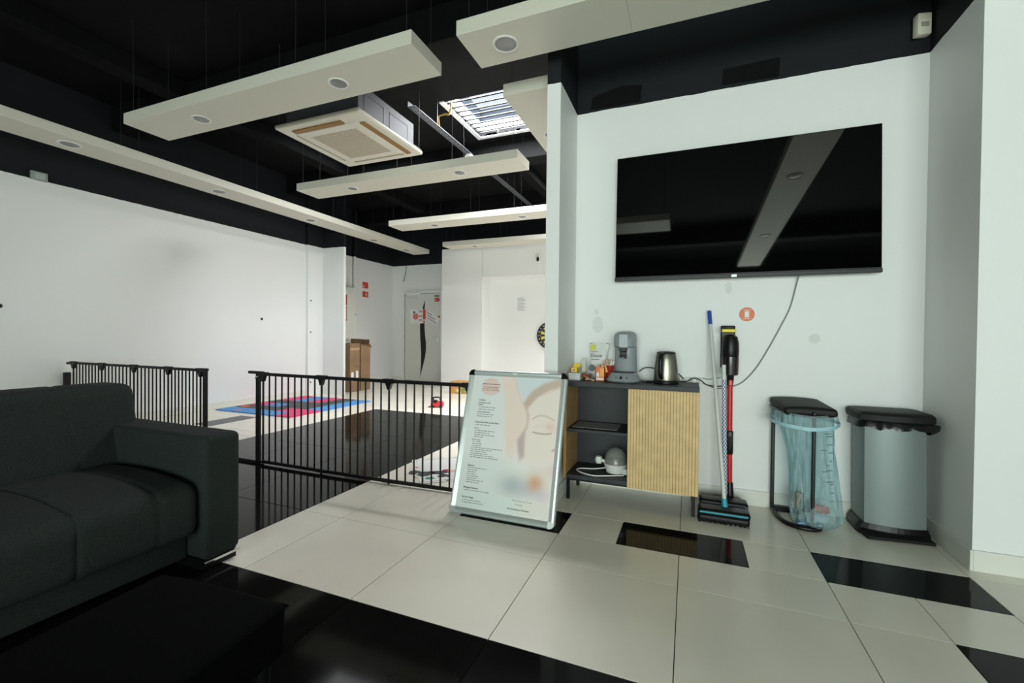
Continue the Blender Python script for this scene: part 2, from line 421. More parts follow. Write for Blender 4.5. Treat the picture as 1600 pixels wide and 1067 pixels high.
for i in range(14):
    y = SY0+.2+random.random()*(SY1-SY0-.25); box(bm, SX0, SX0+.012, y, y+.05, CZ, CZ+.01+random.random()*.02)
obj('torn_edge', bm, M_ceil, sk)

# ================================================================== HANGING BAFFLES WITH DOWNLIGHTS
def downlight(parent, x, y, z, r, tilt=0):
    d = obj('downlight_ring', lathe(NB(), [(r*.78, .004), (r*.80, -.004), (r*.93, -.007), (r, -.003), (r, .0)], (x, y, z), 28), M_wpl, parent, smooth=True)
    obj('groove', lathe(NB(), [(r*.66, -.0005), (r*.80, -.0045), (r*.82, -.003), (r*.68, .001)], (x, y, z), 24), M_gcable, d, smooth=True)
    obj('lamp_glass', lathe(NB(), [(0, -.005), (r*.4, -.0045), (r*.7, -.002), (r*.72, .0)], (x, y, z), 24), M_glass, d, smooth=True)
def baffle(label, x0, x1, y0, y1, lamps, wires, z0=2.75, th=.085, r=.068, seam=None):
    t = thing('ceiling_baffle', label, 'ceiling panel', ((x0+x1)/2, (y0+y1)/2, z0), 'white hanging ceiling panels')
    obj('panel', box(NB(), x0, x1, y0, y1, z0, z0+th, bev=.003), M_baffle, t)
    for x, y in lamps: downlight(t, x, y, z0, r)
    for x, y in wires:
        obj('wire', cyl(NB(), (x, y, z0+th), (x+random.uniform(-.01, .01), y, CZ), .0016, seg=5), M_wire, t)
    if seam is not None: obj('seam', box(NB(), seam, seam+.002, y0+.001, y1-.001, z0-.0006, z0+.002), M_gcable, t)
    return t
def wx(x0, x1, y0, y1, n): return [(x0+.06+(x1-x0-.12)*i/(n-1), y) for i in range(n) for y in (y0+.04, y1-.04)]
def wy(x0, x1, y0, y1, n): return [(x, y0+.06+(y1-y0-.12)*i/(n-1)) for i in range(n) for x in (x0+.04, x1-.04)]
baffle('large white ceiling panel with two tilted downlights hanging nearest the sofa side', -3.685, -.90, .215, .558, [(-3.0, .39), (-1.6, .385)], wx(-3.685, -.9, .215, .558, 4))
baffle('white ceiling panel with two downlights hanging just beyond the air conditioner', -3.73, -.915, 1.975, 2.315, [(-3.04, 2.144), (-1.62, 2.126)], wx(-3.73, -.915, 1.975, 2.315, 5))
baffle('brightly lit narrow white ceiling panel below the skylight, third in the row', -3.77, -.25, 3.765, 4.13, [(-3.05, 3.95), (-1.6, 3.95)], wx(-3.77, -.25, 3.765, 4.13, 6))
baffle('farthest white ceiling panel, hanging against the recessed white wall', -3.78, -.25, 5.42, 5.80, [(-3.18, 5.61)], wx(-3.78, -.25, 5.42, 5.80, 4))
baffle('very long white ceiling panel with five downlights running along the left wall', -4.82, -4.44, -3.2, 6.0, [(-4.62, -1.1), (-4.62, .278), (-4.64, 1.671), (-4.65, 3.071), (-4.66, 4.513), (-4.66, 5.50)], wy(-4.82, -4.44, -3.2, 6.0, 8), r=.085)
baffle('white ceiling panel with a large round downlight in front of the partition above the television', -.622, 3.3, .25, .582, [(-.386, .415), (1.02, .415)], wx(-.622, 3.3, .25, .582, 4), r=.078, seam=.312)
baffle('white ceiling panel half hidden behind the partition beside the skylight', -.62, -.235, .93, 3.6, [(-.47, 1.62)], wy(-.62, -.235, .93, 3.6, 3), r=.07)
baffle('long white ceiling panel behind the camera, mirrored in the television', 1.38, 1.72, -4.3, .12, [(1.54, -.69), (1.56, -2.58)], wy(1.38, 1.72, -4.3, .12, 4))
baffle('white ceiling panel behind the camera over the sofa, mirrored at the television edge', -3.2, .38, -2.06, -1.62, [(-.9, -1.84)], wx(-3.2, .38, -2.06, -1.62, 3))

# ================================================================== AIR CONDITIONER, CABLE TRAY, PIPE
ac = thing('air_conditioner', 'square white ceiling cassette air conditioner with beige grille', 'air conditioner', (-2.325, 1.345, 2.845))
ax0, ax1, ay0, ay1 = -2.79, -1.862, .878, 1.812
M_acw = mat('ac_white', (226, 222, 208), .45); M_acg = mat('ac_grille', (196, 186, 166), .7, bump=(300, .3)); M_acb = mat('louvre_tan', (150, 110, 58), .55)
obj('frame_panel', rbox(NB(), ax0, ax1, ay0, ay1, 2.845, 2.885, .018, .3), M_acw, ac, smooth=True)
obj('inner_panel', rbox(NB(), ax0+.13, ax1-.13, ay0+.13, ay1-.13, 2.833, 2.860, .012, .3), M_acw, ac, smooth=True)
g = obj('grille', box(NB(), ax0+.215, ax1-.215, ay0+.215, ay1-.215, 2.830, 2.842, bev=.002), M_acg, ac)
M_acl = mat('grille_line', (176, 166, 146), .7)
for k in range(14):
    y = ay0+.235+k*(ay1-ay0-.47)/13
    obj('grille_slat', box(NB(), ax0+.22, ax1-.22, y-.002, y+.002, 2.828, 2.832), M_acl, g)
obj('louvre', box(NB(), ax0+.13, ax1-.25, ay0+.075, ay0+.122, 2.834, 2.852, mtx=None), M_acb, ac)
obj('louvre', box(NB(), ax1-.122, ax1-.075, ay0+.16, ay1-.10, 2.834, 2.852), M_acb, ac)
obj('louvre', box(NB(), ax0+.085, ax0+.105, ay0+.16, ay1-.16, 2.842, 2.852), M_acl, ac)
obj('louvre', box(NB(), ax0+.16, ax1-.16, ay1-.105, ay1-.085, 2.842, 2.852), M_acl, ac)
hb = obj('housing', box(NB(), ax0+.07, ax1-.065, ay0+.07, ay1-.07, 2.885, 3.13, bev=.004), mat('galvanised', (66, 68, 72), .6, metal=.2), ac)
for (a, b) in ((1.02, 1.28), (1.36, 1.64)):
    obj('access_cover', box(box(box(box(NB(), ax1-.066, ax1-.063, a, b, 2.925, 2.928), ax1-.066, ax1-.063, a, b, 3.067, 3.07), ax1-.066, ax1-.063, a, a+.004, 2.925, 3.07), ax1-.066, ax1-.063, b-.004, b, 2.925, 3.07), M_line, hb)
obj('hanger_rod', cyl(NB(), (ax1-.03, ay1-.03, 2.9), (ax1-.03, ay1-.03, CZ), .003, seg=6), M_wire, ac)
obj('hanger_rod', cyl(NB(), (ax0+.03, ay0+.03, 2.9), (ax0+.03, ay0+.03, CZ), .003, seg=6), M_wire, ac)

tr = thing('cable_tray', 'perforated grey metal cable tray hung under the black ceiling', 'cable tray', (-1.93, 2.9, 3.3))
M_tray = mat('tray_grey', (84, 88, 94), .5, metal=.5)
obj('tray_channel', box(box(NB(), -1.985, -1.90, 1.72, 5.2, 3.30, 3.304), -1.985, -1.981, 1.72, 5.2, 3.30, 3.36), M_tray, tr)
bm = NB()
for k in range(46):
    for x in (-1.962, -1.925): box(bm, x-.006, x+.006, 1.74+k*.075, 1.765+k*.075, 3.2993, 3.3003)
o = obj('tray_slots', bm, M_ink, tr); o['kind'] = 'stuff'
obj('tray_hanger', cyl(NB(), (-1.94, 2.2, 3.3), (-1.94, 2.2, CZ), .004, seg=6), M_tray, tr)
obj('tray_hanger', cyl(NB(), (-1.94, 4.2, 3.3), (-1.94, 4.2, CZ), .004, seg=6), M_tray, tr)
tag(obj('copper_pipe', tube(NB(), [(-2.09, 2.5, 3.40), (-2.06, 2.43, 3.47), (-2.02, 2.36, 3.51), (-1.93, 2.35, 3.515), (-1.86, 2.34, 3.53), (-1.80, 2.30, 3.9)], .011, 8, smooth=4), mat('copper', (176, 140, 80), .4, metal=.7), smooth=True), 'bent copper coloured pipe beside the skylight', 'pipe')
tag(obj('green_cap', lathe(NB(), [(.0, .05), (.045, .035), (.055, 0)], (-2.55, 4.0, 2.836), 16), mat('green_plastic', (70, 170, 100), .5), smooth=True), 'green cap lying on top of the bright ceiling panel', 'cap')
tag(obj('paper_ball', lathe(NB(), [(0, .055), (.035, .045), (.045, .02), (.04, 0)], (-1.47, 2.05, 2.836), 16), M_wpl, smooth=True), 'small white ball lying on the ceiling panel beyond the air conditioner', 'ball')

# ================================================================== TELEVISION
tv = thing('television', 'large black flat television mounted on the white wall', 'television', (.90, YT-.06, 1.45))
M_screen = mat('tv_screen', (4, 4, 5), .03, spec=1.0); M_bez = mat('tv_bezel', (10, 10, 11), .4)
def tvp(x, z): return x
X0, X1, Z0, Z1 = .160, 1.621, 1.440, 2.265
tl = .022
mt = Matrix.Translation((0, YT-.092, Z0)) @ Matrix.Rotation(math.radians(-2.5), 4, 'X') @ Matrix.Translation((0, -(YT-.075), -Z0))
obj('housing', box(NB(), X0, X1, YT-.075, YT-.05, Z0-.012, Z1, bev=.002, mtx=mt), M_bez, tv)
obj('rear_cover', box(NB(), X0+.25, X1-.25, YT-.05, YT-.032, Z0, Z0+.30, bev=.008, mtx=mt), M_bez, tv)
obj('screen', box(NB(), X0+.004, X1-.004, YT-.0762, YT-.075, Z0+.012, Z1-.004, mtx=mt), M_screen, tv)
obj('bottom_bezel', box(NB(), X0-.003, X1+.003, YT-.079, YT-.048, Z0-.016, Z0+.008, bev=.003, mtx=mt), M_bez, tv)
obj('maker_badge', box(NB(), .868, .898, YT-.080, YT-.078, Z0-.014, Z0+.002, bev=.0005, mtx=mt), M_alu, tv)
obj('wall_bracket', box(NB(), .7, 1.1, YT-.055, YT-.001, 1.7, 1.95, bev=.004), M_blk, tv)

# ================================================================== PLAYPEN GATES
def gate(name, label, nodes, posts, group='black metal playpen gates'):
    """nodes: hinge points (x,y) along the run"""
    H = .735
    t = thing(name, label, 'gate', (nodes[0][0], nodes[0][1], 0), group)
    for (xa, ya), (xb, yb) in zip(nodes, nodes[1:]):
        a = Vector((xa, ya, 0)); b = Vector((xb, yb, 0)); d = (b-a).normalized(); n = Vector((-d.y, d.x, 0))
        for z, hh in ((H-.012, .024), (.022, .024)):
            bm = NB(); L = (b-a).length
            mm = plane_mtx(a+Vector((0, 0, z)), d, n)
            box(bm, 0.004, L-.004, -.009, .009, -hh/2, hh/2, bev=.003, mtx=mm)
            obj('rail', bm, M_blk, t)
        for k in range(1, 9):
            p = a+(b-a)*(k/9.0)
            obj('bar', cyl(NB(), (p.x, p.y, .03), (p.x, p.y, H-.02), .0062, seg=8), M_blk, t, smooth=True)
    for i, (x, y) in enumerate(nodes):
        a = Vector(nodes[max(i-1, 0)]+(0,)); b = Vector(nodes[min(i+1, len(nodes)-1)]+(0,)); d = (b-a).normalized(); n = Vector((-d.y, d.x, 0))
        h = obj('hinge', prism(NB(), [(-.052, .010), (-.046, .017), (.046, .017), (.052, .010), (.050, -.013), (.024, -.015), (.008, -.058), (-.008, -.058), (-.024, -.015), (-.050, -.013)],
            Vector((x, y, H-.012))-n*.013, d, (0, 0, 1), n*.026), M_blkpl, t)
        obj('pivot', cyl(NB(), (x, y, .0), (x, y, H-.055), .0075, seg=8), M_blk, h, smooth=True)
        obj('foot_joint', prism(NB(), [(-.05, .012), (.05, .012), (.055, .03), (-.055, .03)], Vector((x, y, -.012+.012))-n*.014, d, (0, 0, 1), n*.028), M_blkpl, h)
    for x, y in posts:
        obj('post', box(NB(), x-.019, x+.019, y-.012, y+.012, 0.0, .725, bev=.004), M_blk, t)
    return t
g1 = gate('playpen_gate', 'black barred playpen gate run reaching from the sofa side to the leaning sign', [(-2.53, .572), (-1.921, .570), (-1.315, .578), (-.702, .602), (-.262, .70)], [(-2.585, .572)])
obj('latch_arm', box(NB(), -2.69, -2.53, .560, .584, .722, .745, bev=.004), M_blkpl, g1)
obj('latch_catch', tube(NB(), [(-2.60, .556, .69), (-2.585, .552, .70), (-2.565, .552, .705)], .006, 8), M_alu, g1, smooth=True)
obj('threshold_bar', box(NB(), -3.20, -2.55, .562, .582, .003, .022, bev=.003), M_blk, g1)
g2 = gate('playpen_gate', 'black barred playpen gate run against the left wall behind the sofa', [(-5.30, .600), (-4.80, .600), (-4.28, .602), (-3.77, .602), (-3.32, .596)], [(-3.255, .594)])
obj('latch_arm', box(NB(), -3.31, -3.225, .582, .606, .718, .742, bev=.004), M_blkpl, g2)
obj('wall_mount', box(NB(), -5.448, -5.40, .575, .625, .40, .62, bev=.006), M_blk, g2)
obj('wall_arm', box(NB(), -5.42, -5.28, .591, .609, .705, .729, bev=.003), M_blk, g2)

# ================================================================== SOFA AND POUF
so = thing('sofa', 'dark charcoal fabric sofa with a square padded armrest', 'sofa', (-1.8, -1.8, 0))
def seamfn(seams, depth, wdt, axis=1, puff=None):
    def fn(p, d):
        g = sum(math.exp(-((p[axis]-s)/wdt)**2) for s in seams)
        q = p-d*depth*g
        if puff: q = q+puff(p, d)
        return q
    return fn
SY = [-1.02-.40*i+.16 for i in range(6)]
def seat_puff(p, d):
    k = max(0, 1-abs((p.x+1.72)/.42)**2.2)
    return Vector((0, 0, .045*k*max(0, d.z)))
obj('seat_cushion', rbox(NB(), -2.06, -1.335, -2.75, -.695, .165, .385, .05, .012, seamfn([-.86, -1.12, -1.40, -1.70, -2.0, -2.3], .008, .007, 1, seat_puff)), M_fab, so, smooth=True)
obj('base', rbox(NB(), -2.20, -1.43, -2.75, -.69, .045, .175, .012, .3), M_fab, so, smooth=True)
def lean(p, d):
    k = (p.z-.30)/.48
    return Vector((-.10*k, 0, 0))
def backfn(p, d):
    g = sum(math.exp(-((p.y-s)/.007)**2) for s in (-.83, -1.12, -1.42, -1.72, -2.0, -2.3))
    return p-d*.008*g+lean(p, d)
obj('backrest', rbox(NB(), -2.16, -1.93, -2.75, -.575, .30, .785, .045, .012, backfn), M_fab, so, smooth=True)
obj('armrest', rbox(NB(), -2.22, -1.318, -.692, -.522, .045, .594, .028, .06), M_fab, so, smooth=True)
obj('armrest', rbox(NB(), -2.22, -1.318, -2.93, -2.755, .045, .594, .028, .1), M_fab, so, smooth=True)
obj('rear_panel', rbox(NB(), -2.30, -2.17, -2.93, -.54, .045, .58, .02, .2), M_fab, so, smooth=True)
for y0, y1 in ((-.692, -.522), (-2.93, -2.755)):
    f = obj('foot', box(NB(), -2.20, -1.34, y0+.01, y1-.01, .0, .045), M_blkpl, so)
    obj('chrome_strip', box(NB(), -1.345, -1.322, y0+.002, y1-.002, .030, .042, bev=.002), M_chrome, f)
po = thing('pouf', 'low black fabric pouf in front of the sofa', 'pouf', (-.66, -1.45, 0))
def pf(p, d): return p+Vector((0, 0, .012*max(0, d.z)*max(0, 1-((p.x+.70)/.25)**2)))
rm = Matrix.Translation((-.404, -1.065, 0)) @ Matrix.Rotation(math.radians(5), 4, 'Z') @ Matrix.Translation((.404, 1.065, 0))
bm = rbox(NB(), -.885, -.404, -1.82, -1.065, .150, .297, .022, .06, pf); bm.transform(rm)
pc = obj('cushion', bm, M_fabblk, po, smooth=True)
bm = tube(NB(), [(-.882, -1.817, .285), (-.407, -1.817, .285), (-.407, -1.068, .285), (-.882, -1.068, .285)], .005, 6, closed=True); bm.transform(rm)
obj('piping', bm, M_fabblk, pc, smooth=True)
for x, y in ((-.84, -1.78), (-.45, -1.78), (-.45, -1.11), (-.84, -1.11)):
    bm = cyl(NB(), (x, y, 0), (x, y, .155), .016, .022, 12); bm.transform(rm)
    obj('leg', bm, M_blkpl, po, smooth=True)

# ================================================================== LEANING PRICE SIGN
sg = thing('sign_board', 'aluminium framed salon price list poster leaning against the black gate', 'sign', (-.36, .33, 0))
BO = Vector((-.68, .315, .004)); LB = math.hypot(.265, .823)
E1 = Vector((1, 0, 0)); E2 = Vector((0, .265/LB, .823/LB)); EN = E1.cross(E2)      # EN points to the camera
BM_ = plane_mtx(BO, E1, E2)
W_, H_ = .647, .866
def bbox(x0, x1, y0, y1, n0, n1, bev=0.0): return box(NB(), x0, x1, y0, y1, n0, n1, bev=bev, mtx=BM_)
obj('back_panel', bbox(.01, W_-.01, .01, H_-.01, -.020, -.006), M_gcable, sg)
def prof(L, horiz):
    return [(0, -.022), (0, 0), (.006, .007), (.016, .009), (.030, .004), (.036, -.004), (.036, -.022)]
fw = .036
def rail(x0, x1, y0, y1, vertical, flip):
    """snap-frame profile with a raised ridge"""
    P = [(0, -.022), (0, -.001), (.005, .006), (.014, .009), (.022, .007), (.036, -.001), (.036, -.022)]
    bm = NB()
    if vertical:
        L = y1-y0; s = -1 if flip else 1; xo = x1 if flip else x0
        prism(bm, [(s*a, b) for a, b in P], BO+E1*xo+E2*y0, E1, EN, E2*L)
    else:
        L = x1-x0; s = -1 if flip else 1; yo = y1 if flip else y0
        prism(bm, [(s*a, b) for a, b in P], BO+E1*x0+E2*yo, E2, EN, E1*L)
    return bm
obj('frame_rail', rail(0, fw, .036, H_-.036, True, False), M_alu, sg)
obj('frame_rail', rail(W_-fw, W_, .036, H_-.036, True, True), M_alu, sg)
obj('frame_rail', rail(.036, W_-.036, 0, fw, False, False), M_alu, sg)
obj('frame_rail', rail(.036, W_-.036, H_-fw, H_, False, True), M_alu, sg)
def corner(cx, cy, sx, sy, material, nm):
    pts = [(0, 0)]
    arc = [(-.036+.0*0, 0)]
    R = .030
    poly = [(.0, .0), (.0, .036)] if False else []
    # quarter-rounded corner block: inner corner at (cx,cy), extends .037 outwards
    poly = [(0, 0), (sx*.037, 0)]
    for k in range(7):
        a = math.pi/2*k/6
        poly.append((sx*(.037-R+R*math.cos(a)), sy*(.037-R+R*math.sin(a))))
    poly.append((0, sy*.037))
    return obj(nm, prism(NB(), poly, BO+E1*cx+E2*cy-EN*.023, E1, E2, EN*.030), material, sg)
for cx, sx in ((.036, -1), (W_-.036, 1)):
    corner(cx, .036, sx, -1, M_alu, 'frame_corner'); corner(cx, H_-.036, sx, 1, M_blkpl, 'frame_corner')
# the printed sheet: colours of the print stored per vertex
px0, px1, py0, py1 = .036, W_-.036, .036, H_-.036
NX, NY = 116, 160
U, V = np.meshgrid(np.linspace(px0, px1, NX), np.linspace(py0, py1, NY))
def sdp(poly):
    """signed distance to polygon, negative inside"""
    P = np.array(poly); d = np.full(U.shape, 1e9); ins = np.zeros(U.shape, bool)
    for (x1, y1), (x2, y2) in zip(P, np.roll(P, -1, 0)):
        ex, ey = x2-x1, y2-y1; t = np.clip(((U-x1)*ex+(V-y1)*ey)/(ex*ex+ey*ey+1e-12), 0, 1)
        d = np.minimum(d, np.hypot(U-x1-t*ex, V-y1-t*ey))
        c = ((y1 > V) != (y2 > V)) & (U < (x2-x1)*(V-y1)/((y2-y1) if abs(y2-y1) > 1e-12 else 1e-12)+x1)
        ins ^= c
    return np.where(ins, -d, d)
def sm(d, wd): t = np.clip(.5-d/(2*wd), 0, 1); return t*t*(3-2*t)
def stroke(pts):
    d = np.full(U.shape, 1e9); P = smooth_path([(a, b, 0) for a, b in pts], 6)
    for a, b in zip(P, P[1:]):
        ex, ey = b.x-a.x, b.y-a.y; t = np.clip(((U-a.x)*ex+(V-a.y)*ey)/(ex*ex+ey*ey+1e-12), 0, 1)
        d = np.minimum(d, np.hypot(U-a.x-t*ex, V-a.y-t*ey))
    return d
img = np.zeros(U.shape+(3,)); img[:] = (226, 231, 231)
def lay(mask, c):
    global img
    img = img*(1-mask[..., None])+np.array(c, float)*mask[..., None]
gauss = lambda cx, cy, rx, ry: np.exp(-((U-cx)/rx)**2-((V-cy)/ry)**2)
lay(sm(-(U-.30), .12)*.8, (238, 227, 221))
lay(sm(sdp([(.30, .85), (.62, .85), (.62, .76), (.47, .73), (.395, .66)]), .012), (216, 225, 229))
skin = (234, 218, 210)
lay(sm(sdp([(.405, .655), (.44, .70), (.50, .755), (.62, .80), (.62, .29), (.43, .31), (.415, .36), (.42, .45), (.43, .56)]), .012), (240, 226, 218))
lay(sm(sdp([(.385, .672), (.43, .745), (.50, .797), (.62, .842), (.62, .785), (.54, .758), (.47, .712), (.42, .64), (.405, .64)]), .012)*.9, (206, 186, 172))
for k in range(5):
    lay(sm(stroke([(.40+.008*k, .665), (.46+.004*k, .745-.008*k), (.61, .832-.014*k)])-.002, .004)*.35, (186, 160, 144))
lay(sm(sdp([(.40, .50), (.432, .52), (.436, .60), (.41, .66), (.39, .665), (.42, .59), (.42, .53)]), .012)*.6, (196, 170, 162))
lay(sm(sdp([(.372, .455), (.42, .53), (.424, .44), (.43, .36), (.405, .33), (.392, .38)]), .014)*.85, (190, 172, 172))
hand = [(.215, .85), (.310, .85), (.335, .78), (.366, .70), (.405, .645), (.424, .60), (.425, .535), (.40, .49), (.373, .445), (.372, .40), (.355, .335), (.342, .35), (.345, .40), (.325, .36), (.312, .37), (.312, .42), (.288, .50), (.280, .60), (.262, .70)]
lay(sm(sdp(hand), .02)*.85, (240, 219, 208))
lay(sm(stroke([(.306, .84), (.335, .775), (.366, .70), (.405, .645), (.424, .60), (.425, .535), (.40, .49), (.373, .447)])-.001, .008)*.55, (212, 180, 170))
lay(sm(stroke([(.345, .44), (.335, .38), (.33, .36)])-.001, .005)*.5, (214, 178, 168)); lay(sm(stroke([(.318, .45), (.318, .39)])-.001, .005)*.4, (214, 184, 174))
lay(gauss(.57, .545, .03, .025)*.45, (222, 182, 172))
lay(sm(stroke([(.458, .582), (.485, .601), (.515, .607), (.55, .601), (.592, .584)])-.0028, .006)*.55, (172, 150, 140))
lay(sm(stroke([(.468, .507), (.49, .5035), (.52, .5015), (.55, .5025), (.580, .508)])-.0026, .005)*.75, (128, 116, 112))
lay(sm(stroke([(.47, .535), (.51, .548), (.56, .545)])-.001, .005)*.3, (196, 170, 160))
lay(sm(stroke([(.596, .412), (.605, .418), (.612, .414)])-.004, .005)*.7, (160, 132, 128))
lay(sm((V-.335), .05), (232, 230, 226)); lay(sm(V-.33, .06)*sm(-(U-.48), .1)*.6, (232, 220, 214))
lay(sm(-(.36-U), .10)*sm(V-.36, .05)*0+sm(U-.34, .08)*sm(V-.34, .05)*.7, (214, 224, 224))
lay(gauss(.60, .30, .04, .03)*.5, (228, 196, 192))
lay(gauss(.375, .195, .08, .06)*.6, (152, 168, 172)); lay(gauss(.47, .185, .09, .05)*.5, (176, 180, 196))
lay(gauss(.515, .225, .045, .045)*.65, (208, 146, 98)); lay(gauss(.56, .16, .05, .03)*.4, (200, 190, 208))
lay(sm(V-.125, .002)*sm(-(U-.30), .01), (226, 222, 216)); lay(sm(V-.125, .002)*sm(U-.42, .08), (216, 226, 224))
rng = np.random.RandomState(3); streak = np.repeat(rng.rand(NY, 1), NX, 1); wob = np.interp(np.linspace(0, 1, NY), np.linspace(0, 1, 40), rng.rand(40))[:, None]
el = ((U-.162)/(.060+.022*wob))**2+((V-.762)/.058)**2
lay(np.clip((1.05-el)*3, 0, 1)*(.55+.45*streak), (229, 201, 192))
verts = [(BO+E1*float(u)+E2*float(v)-EN*.0012)[:] for u, v in zip(U.ravel(), V.ravel())]
faces = [(j*NX+i, j*NX+i+1, (j+1)*NX+i+1, (j+1)*NX+i) for j in range(NY-1) for i in range(NX-1)]
me = bpy.data.meshes.new('poster'); me.from_pydata(verts, [], faces); me.update()
ca = me.color_attributes.new('print', 'FLOAT_COLOR', 'POINT')
img = np.clip(img*1.04+np.array((3., 1., 0.)), 0, 250); s = img/255.0; L_ = np.where(s <= .04045, s/12.92, ((s+.055)/1.055)**2.4)
ca.data.foreach_set('color', np.concatenate([L_.reshape(-1, 3), np.ones((NX*NY, 1))], 1).astype(np.float32).ravel())
pm = bpy.data.materials.new('printed_poster'); pm.use_nodes = True; nt = pm.node_tree; b = nt.nodes['Principled BSDF']
at = nt.nodes.new('ShaderNodeAttribute'); at.attribute_name = 'print'; nt.links.new(at.outputs['Color'], b.inputs['Base Color'])
b.inputs['Roughness'].default_value = .25; b.inputs['Specular IOR Level'].default_value = .4
me.materials.append(pm)
poster = bpy.data.objects.new('poster', me); COL.objects.link(poster); poster.parent = sg; poster.matrix_parent_inverse = world_inv(sg)
poster['label'] = 'pale poster of a resting woman with closed eyes beside a price list'
M_txt = mat('print_dark', (76, 82, 88), .7); M_txl = mat('print_grey', (146, 154, 156), .7); M_txr = mat('print_brown', (120, 84, 84), .7)
def tx(body, u, v, size, material=M_txt, bold=.0004, stretch=1.0):
    text_part('lettering', body, size, material, poster, plane_mtx(BO+E1*u+E2*v+EN*.0006-EN*.0012, E1, E2), bold=bold*size/.014, stretch=stretch)
for body, u, v, sz in (('Coiffure', .094, .671, .0125), ('Shampooing, Coupe', .092, .656, .0100), ('Brushing', .090, .643, .0100), ('Shampooing, Brushing', .091, .599, .0098),
        ('Beauté des Mains & des Pieds', .089, .534, .0130), ('Pose de', .087, .497, .0095), ('Semi-Permanent', .083, .428, .0085), ('Épilation', .080, .273, .0125), ('Massage Relaxant', .072, .146, .0135), ('Soin du Visage', .070, .092, .0130), ('Pour Femmes et Hommes', .364, .066, .0122)):
    tx(body, u, v, sz)
tx('& Sérénité en Toute', .386, .112, .0150, M_txl, 0); tx('Intimité', .407, .092, .0150, M_txl, 0)
bm = NB()                                                       # price lines too small to read: thin strokes of print
def lines(u, v, n, dv, lens):
    for k in range(n):
        x = u; end = u+lens[k % len(lens)]; y = v-dv*k
        while x < end-.006:
            l = min(random.uniform(.008, .026), end-x); hgt = .0044
            a = [BO+E1*xx+E2*yy-EN*.0006 for xx, yy in ((x, y), (x+l, y), (x+l, y+hgt), (x, y+hgt))]
            bm.faces.new([bm.verts.new(p) for p in a]); x += l+.0045
lines(.098, .629, 2, .0135, (.11, .105)); lines(.095, .585, 2, .0130, (.108, .10)); lines(.093, .519, 1, .013, (.10,))
lines(.093, .484, 4, .0128, (.136, .105, .135, .066)); lines(.088, .418, 3, .0128, (.055, .062, .058)); lines(.083, .381, 6, .0112, (.21, .15, .11, .115, .155, .19))
lines(.082, .262, 8, .0118, (.125, .066, .05, .068, .085, .075, .11, .085)); lines(.080, .133, 1, .012, (.16,)); lines(.074, .077, 2, .0125, (.12, .145))
obj('price_lines', bm, M_txl, poster, recalc=False)
bm = NB(); lines(.103, .776, 1, .01, (.118,)); obj('stamp_lines', bm, M_txr, poster, recalc=False)
bm = NB(); lines(.112, .756, 1, .01, (.10,)); lines(.100, .746, 1, .01, (.118,)); lines(.105, .736, 1, .01, (.118,)); obj('stamp_lines', bm, mat('print_tan', (170, 140, 134), .7), poster, recalc=False)
obj('frame_clip', bbox(.30, .33, H_-.024, H_-.012, .006, .011, .002), M_wpl, sg)

# ================================================================== SLATTED CABINET
cb = thing('cabinet', 'low anthracite and oak cabinet with a slatted sliding door and open shelves', 'cabinet', (.29, .96, 0))
cx0, cx1, cy0, cy1 = -.115, .692, .80, 1.125
obj('top_board', box(NB(), cx0, cx1, cy0-.003, cy1, .732, .760, bev=.002), M_anth, cb)
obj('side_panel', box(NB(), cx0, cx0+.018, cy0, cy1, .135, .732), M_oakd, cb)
obj('side_panel', box(NB(), cx1-.018, cx1, cy0+.02, cy1, .135, .732), M_oak, cb)
obj('bottom_board', box(NB(), cx0+.018, cx1-.018, cy0+.004, cy1, .135, .160, bev=.001), M_anth, cb)
obj('shelf', box(NB(), cx0+.018, .29, cy0+.006, cy1-.006, .438, .456, bev=.001), M_anth, cb)
obj('back_panel', box(NB(), cx0+.018, cx1-.018, cy1-.008, cy1-.001, .16, .732), M_anth, cb)
obj('divider', box(NB(), .285, .300, cy0+.02, cy1-.01, .16, .732), M_anth, cb)
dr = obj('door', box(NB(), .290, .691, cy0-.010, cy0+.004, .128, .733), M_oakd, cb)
M_slat = M_oak
for k in range(23):
    x = .2915+k*.01742
    obj('slat', box(NB(), x, x+.0152, cy0-.016, cy0-.010, .129, .732, bev=.0012, seg=1), M_slat, dr)
for x, y in ((cx0+.03, cy0+.02), (cx1-.025, cy0+.02), (cx0+.03, cy1-.03), (cx1-.025, cy1-.03)):
    obj('leg', box(NB(), x-.010, x+.010, y-.010, y+.010, 0, .135, bev=.001), M_blk, cb)
obj('leg_rail', box(NB(), cx0+.03, cx1-.025, cy0+.012, cy0+.028, .122, .135), M_blk, cb)
tag(obj('paper_sheet', box(NB(), -.075, .215, .865, 1.07, .4565, .4585), mat('grey_paper', (150, 152, 152), .8)), 'grey paper sheet lying on the middle shelf of the cabinet', 'paper')
